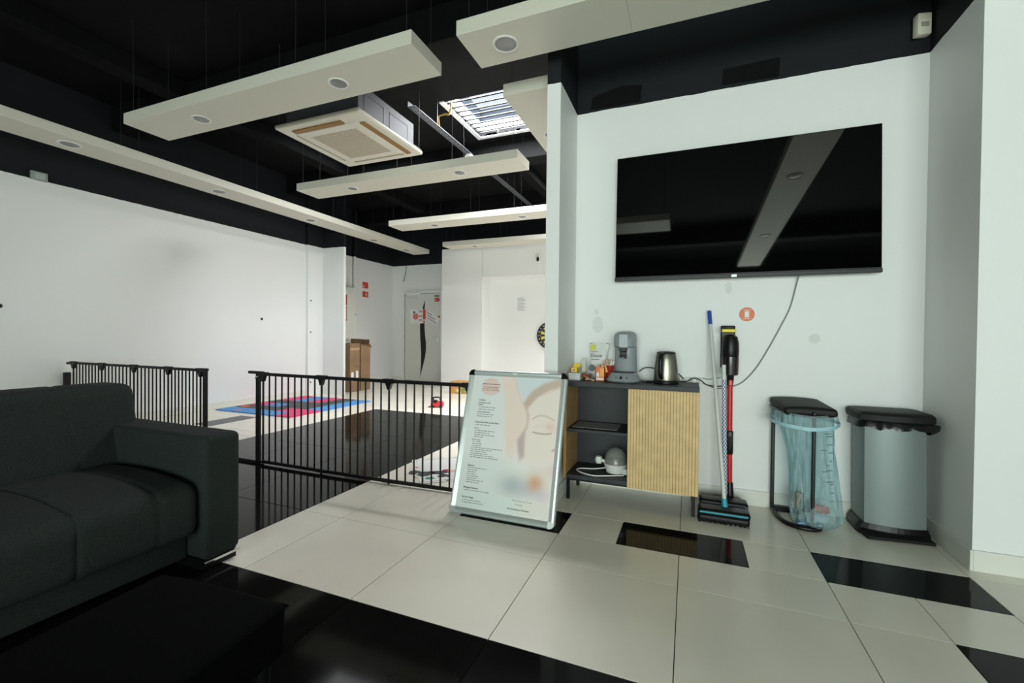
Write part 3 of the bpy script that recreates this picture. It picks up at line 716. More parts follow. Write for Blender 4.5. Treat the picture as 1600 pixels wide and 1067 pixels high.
# egg cooker
eg = thing('egg_cooker', 'white egg cooker with a clear dome on the cabinet bottom shelf', 'egg cooker', (.195, .95, .16))
ex, ey, ez = .197, .955, .162
obj('base', lathe(NB(), [(.045, 0), (.060, .006), (.072, .04), (.076, .062), (.070, .066), (0, .066)], (ex, ey, ez), 32), M_wpl, eg, smooth=True)
M_dome = bpy.data.materials.new('clear_dome'); M_dome.use_nodes = True
nt = M_dome.node_tree; b = nt.nodes['Principled BSDF']; b.inputs['Base Color'].default_value = (*lin((170, 172, 165)), 1); b.inputs['Roughness'].default_value = .15; b.inputs['Alpha'].default_value = .45
obj('dome', lathe(NB(), [(.074, .066), (.072, .09), (.060, .13), (.040, .152), (.018, .163), (0, .165)], (ex, ey, ez), 32), M_dome, eg, smooth=True)
obj('egg_tray', lathe(NB(), [(.06, .068), (.06, .082), (0, .084)], (ex, ey, ez), 24), mat('tray_steel', (190, 180, 160), .3, metal=.7), eg, smooth=True)
k = obj('handle', cyl(NB(), (ex-.068, ey-.01, ez+.068), (ex-.10, ey-.015, ez+.080), .010, seg=10), M_wpl, eg, smooth=True)
obj('knob', lathe(NB(), [(0, -.028), (.018, -.022), (.026, 0), (.018, .022), (0, .028)], (ex-.108, ey-.016, ez+.078), 16), M_wpl, k, smooth=True)
obj('handle', box(NB(), ex+.05, ex+.088, ey-.05, ey-.015, ez+.004, ez+.04, bev=.006), M_wpl, eg)
obj('cord', tube(NB(), [(ex-.05, ey+.03, ez+.02), (ex-.14, ey+.01, .168), (ex-.22, ey-.015, .168), (ex-.247, ey-.05, .166), (ex-.20, ey-.10, .165), (ex-.12, ey-.13, .165), (ex-.04, ey-.10, .165), (ex+.06, ey-.06, .168)], .0045, 8, smooth=6), M_wcable, eg, smooth=True)

# ================================================================== ON THE CABINET
TZ = .760
cm = thing('coffee_machine', 'grey coffee pad machine with three buttons on the cabinet', 'coffee machine', (.235, 1.0, TZ))
mx_, my_ = .240, 1.005
def oval(z, rx, ry, cy, n=28, front=None):
    out = []
    for i in range(n):
        a = 2*math.pi*i/n; x = math.copysign(abs(math.cos(a))**.75, math.cos(a))*rx; y = math.copysign(abs(math.sin(a))**.85, math.sin(a))*ry
        out.append(Vector((mx_+x, cy+y, z)))
    return out
def loft(rows, cap=True):
    bm = NB(); V = [[bm.verts.new(p) for p in r] for r in rows]; n = len(V[0])
    for a, b in zip(V, V[1:]):
        for k in range(n): bm.faces.new((a[k], a[(k+1) % n], b[(k+1) % n], b[k]))
    if cap: bm.faces.new(V[0][::-1]); bm.faces.new(V[-1])
    return bm
obj('drip_base', loft([oval(TZ+.004, .104, .090, my_-.055), oval(TZ+.012, .108, .095, my_-.057), oval(TZ+.03, .100, .088, my_-.050), oval(TZ+.056, .080, .075, my_-.03), oval(TZ+.060, .076, .07, my_-.03)]), M_grey, cm, smooth=True)
obj('foot_ring', loft([oval(TZ, .10, .086, my_-.055), oval(TZ+.006, .10, .086, my_-.055)]), M_blkpl, cm)
obj('drip_grid', loft([oval(TZ+.058, .070, .05, my_-.05), oval(TZ+.064, .068, .048, my_-.05)]), M_blkpl, cm)
obj('column', loft([oval(TZ+.05, .074, .06, my_+.055), oval(TZ+.15, .071, .062, my_+.05), oval(TZ+.22, .071, .072, my_+.04), oval(TZ+.225, .069, .07, my_+.04)]), M_grey, cm, smooth=True)
hd = obj('brew_head', loft([oval(TZ+.222, .066, .085, my_+.015), oval(TZ+.228, .072, .094, my_+.010), oval(TZ+.262, .073, .096, my_+.01), oval(TZ+.292, .072, .094, my_+.014), oval(TZ+.312, .066, .086, my_+.022), oval(TZ+.323, .052, .068, my_+.03), oval(TZ+.328, .025, .034, my_+.035)]), M_grey, cm, smooth=True)
M_grey2 = mat('light_grey_lever', (160, 167, 171), .3)
obj('lever', loft([[Vector((mx_+sx*.026, my_-.088-.004*(1 if k < 2 else 0)*0+dy, z)) for sx, dy in ((-1, -.002), (1, -.002), (1, .012), (-1, .012))] for k, z in enumerate((TZ+.222, TZ+.25, TZ+.285, TZ+.305))]), M_grey2, hd)
obj('spout', box(box(NB(), mx_-.028, mx_+.020, my_-.075, my_-.03, TZ+.196, TZ+.224, bev=.004), mx_-.022, mx_+.016, my_-.07, my_-.04, TZ+.165, TZ+.2, bev=.006), M_blkpl, cm)
obj('spout_tip', box(box(NB(), mx_-.026, mx_-.010, my_-.068, my_-.05, TZ+.155, TZ+.17, bev=.003), mx_+.002, mx_+.018, my_-.068, my_-.05, TZ+.15, TZ+.17, bev=.003), M_blkpl, cm)
for dx, r in ((-.036, .0055), (-.006, .0085), (.030, .0055)):
    obj('button', cyl(NB(), (mx_+dx, my_-.143+.010*abs(dx)*20, TZ+.026), (mx_+dx, my_-.10, TZ+.042), r, seg=14), M_blkpl, cm, smooth=True)

ke = thing('kettle', 'brushed steel electric kettle with black handle and base', 'kettle', (.498, .985, TZ))
kx, ky = .498, .985
obj('power_base', lathe(NB(), [(.078, 0), (.080, .008), (.076, .018), (0, .018)], (kx, ky, TZ), 32), M_blkpl, ke, smooth=True)
obj('body', lathe(NB(), [(.073, .020), (.074, .03), (.071, .09), (.064, .15), (.058, .185), (.056, .190)], (kx, ky, TZ), 40), mat('kettle_steel', (142, 140, 128), .3, metal=.9), ke, smooth=True)
obj('lid', lathe(NB(), [(.057, .188), (.058, .193), (.050, .199), (.02, .202), (0, .203)], (kx, ky, TZ), 32), M_blkpl, ke, smooth=True)
ang = math.radians(253); hx, hy = math.cos(ang), math.sin(ang)
hp = [(kx+hx*r, ky+hy*r, TZ+z) for r, z in ((.058, .183), (.085, .178), (.098, .15), (.100, .10), (.096, .06), (.080, .042), (.068, .044))]
obj('handle', tube(NB(), hp, .0125, 10, smooth=5), M_blkpl, ke, smooth=True)
a2 = math.radians(60)
obj('spout', prism(NB(), [(-.02, 0), (.02, 0), (.012, .05), (-.012, .05)], (kx+math.cos(a2)*.058, ky+math.sin(a2)*.058, TZ+.14), (-math.sin(a2), math.cos(a2), 0), (math.cos(a2)*.2, math.sin(a2)*.2, .98), (math.cos(a2)*.012, math.sin(a2)*.012, 0)), M_steel, ke)

bg = thing('coffee_bag', 'white crinkled coffee pad bag with a lime emblem behind the orange carton', 'bag', (.045, 1.09, TZ))
M_bag = mat('bag_white', (226, 228, 226), .35, bump=(30, .3))
rows = []
for i in range(15):
    t = i/14; z = TZ+t*.243; hw = .062*(1-.06*math.sin(t*math.pi))+.004*math.sin(9*t); th = .032*math.sin(math.pi*min(1, t*1.02)**.7)*(1-t*.5)+.003
    ring = []
    for k in range(20):
        a = 2*math.pi*k/20; x = math.copysign(abs(math.cos(a))**.6, math.cos(a))*hw; y = math.sin(a)*th
        ring.append(Vector((.046+x+.006*t, 1.085+y+.02*t+.002*math.sin(11*t+3*a), z+.003*math.sin(3*a)*t)))
    rows.append(ring)
obj('sack', loft(rows), M_bag, bg, smooth=True)
bq = (0.006, 1.085-.032, 0); M_lime = mat('lime_print', (206, 212, 60), .5); M_dg = mat('grey_print', (110, 112, 108), .6)
def bagprint(nm, pts, material, off=.036): return obj(nm, prism(NB(), pts, (0, 1.085-off, TZ), (1, 0, 0), (0, .05, 1), (0, .002, 0)), material, bg)
bagprint('emblem', [(-.002, .235), (.030, .235), (.032, .215), (.024, .195), (.010, .192), (-.001, .205)], M_lime, .028)
bagprint('bean_print', ell(.012, .075, .022, .024), M_dg, .0375)
text_part('lettering', 'Doux', .034, M_txt, bg, plane_mtx((.004, 1.085-.034, TZ+.150), (1, 0, 0), (0, .05, 1)))
bagprint('caption_line', [(.008, .135), (.062, .137), (.062, .132), (.008, .130)], M_txl, .037)
bagprint('caption_line', [(.004, .187), (.050, .189), (.050, .184), (.004, .182)], M_txl, .036)

oc = thing('snack_carton', 'orange printed carton packed with wrapped snacks beside the coffee machine', 'carton', (.097, .93, TZ))
M_or = mat('orange_card', (232, 118, 72), .5); M_or2 = mat('amber_print', (240, 176, 84), .5)
bm = box(NB(), .066, .126, .905, .909, TZ, TZ+.092); box(bm, .066, .126, .951, .955, TZ, TZ+.092); box(bm, .066, .069, .905, .955, TZ, TZ+.092); box(bm, .123, .126, .905, .955, TZ, TZ+.092); box(bm, .066, .126, .905, .955, TZ, TZ+.003)
obj('carton_walls', bm, M_or, oc)
obj('print_panel', box(NB(), .098, .122, .9035, .905, TZ+.03, TZ+.085), M_or2, oc)
obj('print_panel', box(NB(), .072, .120, .9035, .905, TZ+.008, TZ+.022), M_paper, oc)
obj('print_panel', prism(NB(), [(.073, TZ+.03), (.091, TZ+.03), (.091, TZ+.052), (.082, TZ+.060), (.073, TZ+.052)], (0, .9034, 0), (1, 0, 0), (0, 0, 1), (0, .002, 0)), M_paper, oc)
for k in range(6):
    x = .074+.009*k
    obj('wrapped_snack', box(NB(), -.012, .012, -.004, .004, -.03, .022, bev=.003, mtx=Matrix.Translation((x+.004, .925+.004*(k % 3), TZ+.085)) @ Matrix.Rotation(random.uniform(-.4, .4), 4, 'Y')), (mat('snack_wrap', (196, 160, 110), .4), mat('snack_brown', (120, 92, 62), .45), M_or2)[k % 3], oc)

cu = thing('paper_cup', 'red printed paper cup with sticks between carton and coffee machine', 'cup', (.128, 1.045, TZ))
obj('cup_wall', lathe(NB(), [(.024, 0), (.034, .096), (.0355, .098), (.0355, .101), (.032, .101), (.030, .094), (.022, .004), (0, .004)], (.128, 1.045, TZ), 28), mat('red_cup', (176, 52, 44), .5, vary=(90, .5)), cu, smooth=True)
obj('rim', lathe(NB(), [(.0345, .097), (.0372, .099), (.0345, .102)], (.128, 1.045, TZ), 28), M_wpl, cu, smooth=True)
for k in range(7):
    a = k*.9
    obj('sugar_stick', box(NB(), -.005, .005, -.002, .002, 0, .085+.006*(k % 3), bev=.001, mtx=Matrix.Translation((.128+.014*math.cos(a), 1.045+.014*math.sin(a), TZ+.045)) @ Matrix.Rotation(.25*math.cos(a), 4, 'Y') @ Matrix.Rotation(-.2*math.sin(a), 4, 'X')), (M_paper, mat('stick_pink', (216, 170, 160), .6), mat('stick_tan', (206, 176, 140), .6))[k % 3], cu)

wbx = thing('white_carton', 'flat white carton lying at the left end of the cabinet top', 'carton', (-.09, .97, TZ))
obj('carton_body', box(NB(), -.113, -.036, .905, 1.10, TZ, TZ+.046, bev=.002), M_paper, wbx)
obj('lid_flap', box(NB(), -.113, -.036, .9035, .905, TZ+.030, TZ+.044), mat('paper_shade', (214, 218, 222), .8), wbx)
yb = thing('tea_box', 'small open yellow tea box on the white carton', 'box', (-.095, 1.0, TZ+.046))
M_yel = mat('yellow_card', (236, 206, 40), .5)
z = TZ+.046
bm = box(NB(), -.125+.012, -.066, .96, .963, z, z+.032); box(bm, -.113, -.066, 1.017, 1.02, z, z+.032); box(bm, -.113, -.110, .96, 1.02, z, z+.032); box(bm, -.069, -.066, .96, 1.02, z, z+.032); box(bm, -.113, -.066, .96, 1.02, z, z+.002)
obj('box_walls', bm, M_yel, yb)
obj('raised_lid', prism(NB(), [(-.113, 0), (-.066, 0), (-.058, .028), (-.105, .028)], (0, 1.02, z+.03), (1, 0, 0), (0, .25, .97), (0, .002, 0)), M_yel, yb)
obj('label_print', box(NB(), -.104, -.080, .9585, .960, z+.008, z+.024), M_paper, yb)
obj('label_print', box(NB(), -.101, -.083, .9578, .9586, z+.011, z+.021), M_red, yb)
tag(obj('leaning_packet', box(NB(), -.058, -.030, 1.05, 1.056, TZ+.047, TZ+.142, bev=.001), mat('packet_beige', (206, 200, 190), .6, vary=(60, .1))), 'thin pale packet standing beside the yellow tea box', 'packet')
M_brown = mat('snack_foil', (132, 70, 44), .35, bump=(60, .5), vary=(40, .5))
bm = NB(); rbox(bm, -.034, .022, .93, 1.01, TZ, TZ+.028, .012, .012, lambda p, d: p+Vector((0, 0, .012*math.sin(60*p.x)*math.cos(50*p.y)+.006)))
tag(obj('foil_wrapper', bm, M_brown, smooth=True), 'crumpled brown foil wrapper between white carton and orange carton', 'wrapper')
bm = NB(); rbox(bm, .0, .062, .90, .925, TZ, TZ+.012, .005, .012, lambda p, d: p+Vector((0, 0, .004*math.sin(80*p.x)+.002)))
tag(obj('snack_sachet', bm, mat('sachet', (188, 164, 132), .35, vary=(50, .5)), smooth=True), 'small flat beige sachet in front of the coffee bag', 'sachet')
ps = thing('power_strip', 'white power strip on the wall behind the kettle', 'power strip', (.65, YT-.02, .76))
obj('strip_body', box(NB(), .575, .720, YT-.034, YT-.0005, .752, .790, bev=.005), M_wpl, ps)
for x in (.60, .645, .69): obj('socket', cyl(NB(), (x, YT-.035, .771), (x, YT-.033, .771), .015, seg=16), mat('socket_grey', (190, 190, 186), .5), ps)
def cable(name, pts, r, material, label, group=None, sm_=6):
    return tag(obj(name, tube(NB(), pts, r, 6, smooth=sm_), material, smooth=True), label, 'cable', group)
cable('kettle_cable', [(.565, 1.02, TZ+.012), (.62, 1.06, TZ+.010), (.66, 1.08, TZ+.03), (.70, 1.10, TZ+.020), (.738, YT-.02, TZ-.012), (.80, YT-.012, TZ-.022), (.84, YT-.012, TZ-.015)], .0035, M_cable, 'black kettle cable trailing off the right end of the cabinet')
cable('coffee_machine_cable', [(.325, 1.085, TZ+.06), (.36, 1.10, TZ+.085), (.42, 1.11, TZ+.082), (.47, 1.115, TZ+.05), (.56, 1.12, TZ+.055), (.60, 1.12, TZ+.02)], .0035, M_cable, 'black coffee machine cable arching behind the kettle')
bm = NB(); tube(bm, [(.355, .93, TZ+.006), (.40, .91, TZ+.006), (.44, .90, TZ+.014), (.47, .90, TZ+.006), (.43, .93, TZ+.012), (.38, .95, TZ+.006), (.41, .97, TZ+.01), (.43, .99, TZ+.005)], .004, 6, smooth=6)
tag(obj('coiled_cable', bm, M_cable, smooth=True), 'black cable bundled on the cabinet between coffee machine and kettle', 'cable')
cable('tv_cable', [(1.238, YT-.035, 1.432), (1.230, YT-.015, 1.38), (1.20, YT-.006, 1.24), (1.15, YT-.006, 1.12), (1.087, YT-.006, .985), (1.02, YT-.006, .86), (.945, YT-.006, .77), (.87, YT-.006, .735), (.80, YT-.006, .725), (.73, YT-.006, .75), (.70, YT-.03, .77)], .0042, M_gcable, 'grey television cable curving down the wall to the power strip')
cable('charger_cable', [(.716, YT-.012, .79), (.75, YT-.006, .78), (.80, YT-.006, .79), (.84, YT-.006, .80)], .003, M_gcable, 'thin grey charger cable running to the vacuum cleaner')

# ================================================================== WALL STICKER, SENSOR
st = thing('wall_sticker', 'round orange sticker with a white phone symbol below the television', 'sticker', (.967, YT, 1.20))
M_ors = mat('sticker_orange', (222, 122, 82), .5); M_stw = mat('sticker_white', (236, 236, 230), .5)
obj('disc', cyl(NB(), (.967, YT-.0015, 1.20), (.967, YT, 1.20), .044, seg=40), M_ors, st)
obj('symbol', box(NB(), .955, .979, YT-.0022, YT-.0015, 1.180, 1.220, bev=.0003), M_stw, st)
obj('symbol_line', box(box(NB(), .947, .987, YT-.0022, YT-.0015, 1.225, 1.228), .947, .987, YT-.0022, YT-.0015, 1.171, 1.174), M_stw, st)
pi = thing('motion_sensor', 'small white motion sensor on the black wall above the television', 'sensor', (1.80, YT-.03, 2.78))
PM = Matrix.Translation((1.795, YT-.035, 2.775)) @ Matrix.Rotation(math.radians(14), 4, 'Z')
obj('housing', box(NB(), -.034, .034, -.022, .022, -.058, .058, bev=.006, mtx=PM), mat('sensor_white', (222, 218, 200), .45), pi, smooth=True)
obj('lens', box(NB(), -.020, .020, -.0235, -.021, -.018, .008, bev=.001, mtx=PM), mat('lens_grey', (160, 158, 146), .4), pi)
obj('mount', box(NB(), -.012, .012, .02, .034, -.02, .02, mtx=PM), M_wpl, pi)
lb = thing('alarm_box', 'small grey box on the left wall at the paint line', 'alarm box', (XL, .40, 2.60))
obj('housing', box(NB(), XL, XL+.03, .33, .455, 2.555, 2.64, bev=.004), mat('alarm_grey', (150, 160, 158), .5), lb)
obj('cover_rib', box(NB(), XL+.03, XL+.033, .36, .43, 2.57, 2.625, bev=.001), mat('alarm_lgrey', (176, 184, 182), .5), lb)
for y, z, r, lab in ((.12, 1.285, .022, 'dark hole in the left wall above the sofa'), (2.90, 1.27, .020, 'dark hole in the left wall above the playpen gate')):
    hpl = thing('wall_plug', lab, 'wall plug', (XL, y, z))
    obj('rim', cyl(NB(), (XL, y, z), (XL+.004, y, z), r, seg=18), mat('plug_rim', (96, 84, 70), .6), hpl)
    obj('hole', cyl(NB(), (XL+.004, y, z), (XL+.005, y, z), r*.75, seg=18), M_ink, hpl)

# ================================================================== BROOMS AND VACUUM
bf = thing('push_broom', 'black broom with teal stripe and a white pole with blue grip', 'broom', (.83, .85, 0))
M_pole = mat('white_pole', (206, 210, 206), .35); M_blue = mat('blue_grip', (36, 72, 168), .4); M_teal = mat('teal_strip', (38, 160, 178), .4)
pA = Vector((.837, .855, .075)); pB = Vector((.749, 1.135, 1.222)); d = pB-pA
p1 = pA+d*.52
obj('lower_pole', cyl(NB(), pA+d*.02, p1, .0125, seg=14), M_pole, bf, smooth=True)
obj('upper_pole', cyl(NB(), p1, pA+d*.93, .0105, seg=14), M_pole, bf, smooth=True)
obj('grip', cyl(NB(), pA+d*.925, pB, .0125, seg=14), M_blue, bf, smooth=True)
obj('pole_socket', cyl(NB(), pA-d*.03, pA+d*.035, .019, .015, seg=14), M_teal, bf, smooth=True)
def head(x0, x1, y0, y1, z0, z1, skew=.0): return rbox(NB(), x0, x1, y0, y1, z0, z1, .018, .04, lambda p, d: p+Vector((0, 0, -.010*(p.x-x0)/(x1-x0)*0)))
obj('brush_block', rbox(NB(), .694, .958, .760, .862, .006, .045, .014, .04), M_blk, bf, smooth=True)
bh = obj('broom_head', head(.690, .962, .765, .870, .030, .075), M_blkpl, bf, smooth=True)
obj('stripe', rbox(NB(), .700, .950, .762, .790, .052, .062, .004, .1), M_teal, bh, smooth=True)
bm = NB(); 
for i in range(46):
    for j in range(3):
        x = .696+i*.0057; y = .772+j*.035
        cyl(bm, (x, y, .034), (x+random.uniform(-.006, .006), y-.010+random.uniform(-.008, .006), .001), .0034, .002, 5)
o = obj('bristles', bm, M_blk, bh); o['kind'] = 'stuff'
br = thing('checkered_broom', 'black broom with a blue and white checkered pole behind the teal broom', 'broom', (.84, .96, 0))
M_chk = bpy.data.materials.new('checkered_pole'); M_chk.use_nodes = True; nt = M_chk.node_tree; b = nt.nodes['Principled BSDF']
uvn = nt.nodes.new('ShaderNodeUVMap'); ck = nt.nodes.new('ShaderNodeTexChecker'); ck.inputs['Scale'].default_value = 1.0
ck.inputs['Color1'].default_value = (*lin((226, 228, 232)), 1); ck.inputs['Color2'].default_value = (*lin((56, 84, 140)), 1)
nt.links.new(uvn.outputs['UV'], ck.inputs['Vector']); nt.links.new(ck.outputs['Color'], b.inputs['Base Color']); b.inputs['Roughness'].default_value = .35
qA = Vector((.846, .955, .085)); qB = Vector((.829, 1.0, .886)); dq = qB-qA
bm = NB(); SEG = 10; NR = 60; uvl = bm.loops.layers.uv.new('UVMap')
u_, v_ = frame_axes(dq)
rg = [[bm.verts.new(qA+dq*(.90*i/NR)+(u_*math.cos(2*math.pi*k/SEG)+v_*math.sin(2*math.pi*k/SEG))*.0125) for k in range(SEG)] for i in range(NR+1)]
for i in range(NR):
    for k in range(SEG):
        f = bm.faces.new((rg[i][k], rg[i][(k+1) % SEG], rg[i+1][(k+1) % SEG], rg[i+1][k]))
        for lp, uv in zip(f.loops, ((k, i), (k+1, i), (k+1, i+1), (k, i+1))): lp[uvl].uv = (uv[0]*.999+.0003, uv[1]*.999+.0003)
obj('patterned_pole', bm, M_chk, br, smooth=True)
obj('grip', cyl(NB(), qA+dq*.89, qB, .0135, .0125, seg=14), M_pole, br, smooth=True)
obj('pole_socket', cyl(NB(), qA-dq*.05, qA+dq*.03, .018, .015, seg=12), M_blkpl, br, smooth=True)
obj('brush_block', rbox(NB(), .704, .962, .902, .998, .006, .05, .014, .04), M_blk, br, smooth=True)
rh = obj('broom_head', head(.700, .966, .900, 1.000, .035, .085), M_blkpl, br, smooth=True)
obj('guard', rbox(NB(), .704, .962, .893, .901, .045, .072, .003, .1), mat('smoke_plastic', (52, 56, 56), .25), rh, smooth=True)
bm = NB()
for i in range(46):
    for j in range(3):
        x = .706+i*.0055; y = .907+j*.035
        cyl(bm, (x, y, .04), (x+random.uniform(-.006, .006), y+random.uniform(-.008, .008), .001), .0034, .002, 5)
o = obj('bristles', bm, M_blk, rh); o['kind'] = 'stuff'

vc = thing('stick_vacuum', 'black and red upright stick vacuum cleaner hung on the wall', 'vacuum cleaner', (.873, 1.09, 0))
vy = 1.085
M_vred = mat('vacuum_red', (196, 34, 40), .3); M_smoke = mat('smoked_plastic', (30, 22, 24), .12); M_vy = mat('vacuum_yellow', (230, 214, 40), .4)
obj('wall_dock', box(NB(), .818, .900, 1.118, YT-.0005, .86, 1.128, bev=.006), M_blkpl, vc)
obj('dock_band', box(NB(), .820, .898, 1.040, 1.118, 1.085, 1.105, bev=.004), M_vy, vc)
obj('handle', box(NB(), .824, .894, 1.045, 1.115, 1.100, 1.124, bev=.008), M_blkpl, vc, smooth=True)
hbm = NB(); lathe(hbm, [(.034, .0), (.042, .004), (.045, .06), (.046, .115), (.048, .12), (.049, .15), (.047, .20), (.039, .235), (.023, .247), (0, .25)], (.869, vy-.02, .822), 28)
obj('motor_body', hbm, M_blkpl, vc, smooth=True)
obj('dust_cup', lathe(NB(), [(.040, -.002), (.0465, .004), (.048, .06), (.0485, .112), (.045, .114)], (.869, vy-.02, .822), 28), M_smoke, vc, smooth=True)
obj('neck', cyl(NB(), (.873, vy-.01, .83), (.872, vy, .755), .022, .017, seg=16), M_blkpl, vc, smooth=True)
obj('release_button', box(NB(), .862, .884, vy-.026, vy-.008, .752, .792, bev=.005), M_vred, vc)
obj('tube', cyl(NB(), (.872, vy, .76), (.874, vy, .46), .0155, seg=16), M_vred, vc, smooth=True)
obj('tube', cyl(NB(), (.875, vy, .34), (.878, vy, .12), .0155, seg=16), M_vred, vc, smooth=True)
obj('tube_joint', box(NB(), .856, .894, vy-.022, vy+.020, .325, .475, bev=.010), M_blkpl, vc, smooth=True)
obj('joint_latch', box(NB(), .868, .882, vy-.027, vy-.018, .36, .44, bev=.003), M_blkmat, vc)
obj('ankle', cyl(NB(), (.878, vy, .15), (.879, vy-.01, .05), .019, .026, seg=16), M_blkpl, vc, smooth=True)
obj('floor_head', rbox(NB(), .795, .955, vy-.055, vy+.045, .003, .050, .018, .04), M_blkpl, vc, smooth=True)

# ================================================================== BINS
b1 = thing('bag_stand', 'black bin bag stand with a flat lid and clear blue bag', 'bin', (1.25, 1.0, 0))
obj('upright', box(NB(), 1.107, 1.127, 1.118, 1.138, .015, .655, bev=.004), M_blkpl, b1)
obj('upright', box(NB(), 1.262, 1.280, .862, .880, .015, .650, bev=.004), M_blkpl, b1)
obj('cross_bar', box(NB(), 1.107, 1.335, 1.110, 1.140, 0.0, .030, bev=.004), M_blkpl, b1)
obj('foot_loop', tube(NB(), [(1.118, 1.125, .013), (1.122, 1.02, .013), (1.145, .92, .013), (1.19, .868, .013), (1.25, .852, .013), (1.30, .868, .013), (1.325, .93, .013), (1.33, 1.02, .013), (1.325, 1.125, .013)], .013, 10, smooth=6), M_blkpl, b1, smooth=True)
ring = [(1.100, 1.115, .640), (1.105, .98, .640), (1.15, .885, .632), (1.26, .862, .625), (1.36, .89, .632), (1.395, .98, .640), (1.385, 1.115, .645)]
obj('holder_ring', tube(NB(), ring+[(1.24, 1.125, .643)], .009, 8, closed=True), M_blkpl, b1, smooth=True)
def lidp(p, d): return p+Vector((.04*(1-(p.y-.875)/.25), 0, -.028*(1-(p.y-.875)/.25)+.012*max(0, d.z)*max(0, 1-((p.x-1.22)/.16)**2)))
obj('lid', rbox(NB(), 1.092, 1.345, .875, 1.125, .652, .690, .016, .04, lidp), M_blkmat, b1, smooth=True)
# the bag: wrinkled, pear-shaped sack hanging from the ring
M_film = bpy.data.materials.new('blue_film'); M_film.use_nodes = True; nt = M_film.node_tree
for n in list(nt.nodes): nt.nodes.remove(n)
out = nt.nodes.new('ShaderNodeOutputMaterial'); mix = nt.nodes.new('ShaderNodeMixShader'); tr_ = nt.nodes.new('ShaderNodeBsdfTransparent'); pb = nt.nodes.new('ShaderNodeBsdfPrincipled')
tr_.inputs[0].default_value = (*lin((222, 238, 240)), 1); pb.inputs['Base Color'].default_value = (*lin((208, 234, 238)), 1); pb.inputs['Roughness'].default_value = .12; pb.inputs['Specular IOR Level'].default_value = .8
tcn = nt.nodes.new('ShaderNodeTexCoord'); mp = nt.nodes.new('ShaderNodeMapping'); mp.inputs['Scale'].default_value = (26, 26, 5); nz = nt.nodes.new('ShaderNodeTexNoise'); nz.inputs['Detail'].default_value = 4; nz.inputs['Scale'].default_value = 1.2
bp_ = nt.nodes.new('ShaderNodeBump'); bp_.inputs['Strength'].default_value = 1.0; bp_.inputs['Distance'].default_value = .05
nt.links.new(tcn.outputs['Object'], mp.inputs['Vector']); nt.links.new(mp.outputs[0], nz.inputs['Vector']); nt.links.new(nz.outputs['Fac'], bp_.inputs['Height']); nt.links.new(bp_.outputs['Normal'], pb.inputs['Normal'])
mix.inputs[0].default_value = .27
nt.links.new(tr_.outputs[0], mix.inputs[1]); nt.links.new(pb.outputs[0], mix.inputs[2]); nt.links.new(mix.outputs[0], out.inputs[0])
rows = []; NA = 56; NZ = 40
for i in range(NZ+1):
    t = i/NZ                                                     # 0 top, 1 bottom
    z = .645*(1-t)+.004*t
    cxx = 1.250+.035*t+.025*math.sin(t*2.4); cyy = 1.0-.02*t-.055*max(0, (t-.7)/.3)
    rx = .146*(1-.20*math.sin(min(1, t*1.25)*math.pi*.75)); ry = .112*(1-.10*math.sin(t*math.pi))
    if t > .9: k = (t-.9)/.1; rx *= math.sqrt(max(0.02, 1-k*k*.9)); ry *= math.sqrt(max(0.02, 1-k*k*.9))
    r_ = []
    for k in range(NA):
        a = 2*math.pi*k/NA
        wr_ = .97+(.045*math.sin(7*a+2.5*t)+.034*math.sin(13*a-4*t)+.022*math.sin(23*a+7*t))*(.3+.7*min(1, t*2))*(1 if math.sin(a) > -.5 else .7)
        wr_ += (.03*abs(math.sin(4.5*a+3*t))-.03*abs(math.sin(8.5*a-5*t)))*min(1, t*2.5)
        if t > .7: wr_ += .04*(t-.7)/.3*math.sin(5*a+30*t)
        r_.append(Vector((cxx+rx*wr_*math.cos(a), min(1.125, cyy+ry*wr_*math.sin(a)), z)))
    rows.append(r_)
bag = obj('film_bag', grid_surface(NB(), rows, close=True), M_film, b1, smooth=True)
bag['label'] = 'clear blue plastic bin bag'
# turned-over collar and pale band
rows = []
for i in range(6):
    t = i/5; r_ = []
    for k in range(NA):
        a = 2*math.pi*k/NA; w_ = 1+.012*math.sin(9*a+3*t)+.01*math.sin(17*a)
        z = .650-.062*t-.022*max(0, -math.sin(a))*(1-.4*abs(math.cos(a)))+.004*math.sin(11*a)*t
        r_.append(Vector((1.247+(.158+.008*t)*w_*math.cos(a), min(1.140, .99+(.138+.008*t)*w_*math.sin(a)), z)))
    rows.append(r_)
obj('collar', grid_surface(NB(), rows, close=True), M_film, bag, smooth=True)
rows = []
for i in range(3):
    r_ = []
    for k in range(NA):
        a = 2*math.pi*k/NA; w_ = 1+.012*math.sin(9*a+3)+.01*math.sin(17*a)
        z = .590-.020*(i/2)-.022*max(0, -math.sin(a))*(1-.4*abs(math.cos(a)))
        r_.append(Vector((1.247+.168*w_*math.cos(a), min(1.142, .99+.148*w_*math.sin(a)), z)))
    rows.append(r_)
obj('draw_band', grid_surface(NB(), rows, close=True), mat('pale_blue_band', (166, 206, 216), .35), bag, smooth=True)
bm = NB(); rb = random.Random(5)                                 # printed marks on the bag
M_bp = mat('bag_print', (46, 66, 78), .6)
def on_bag(a, z):
    t = 1-(z-.004)/.641; i = min(NZ, max(0, int(round(t*NZ)))); 
    cxx = 1.250+.035*t+.025*math.sin(t*2.4); cyy = 1.0-.02*t-.055*max(0, (t-.7)/.3); rx = .146*(1-.20*math.sin(min(1, t*1.25)*math.pi*.75)); ry = .112*(1-.10*math.sin(t*math.pi))
    return Vector((cxx+rx*1.0*math.cos(a), cyy+ry*1.06*math.sin(a), z))
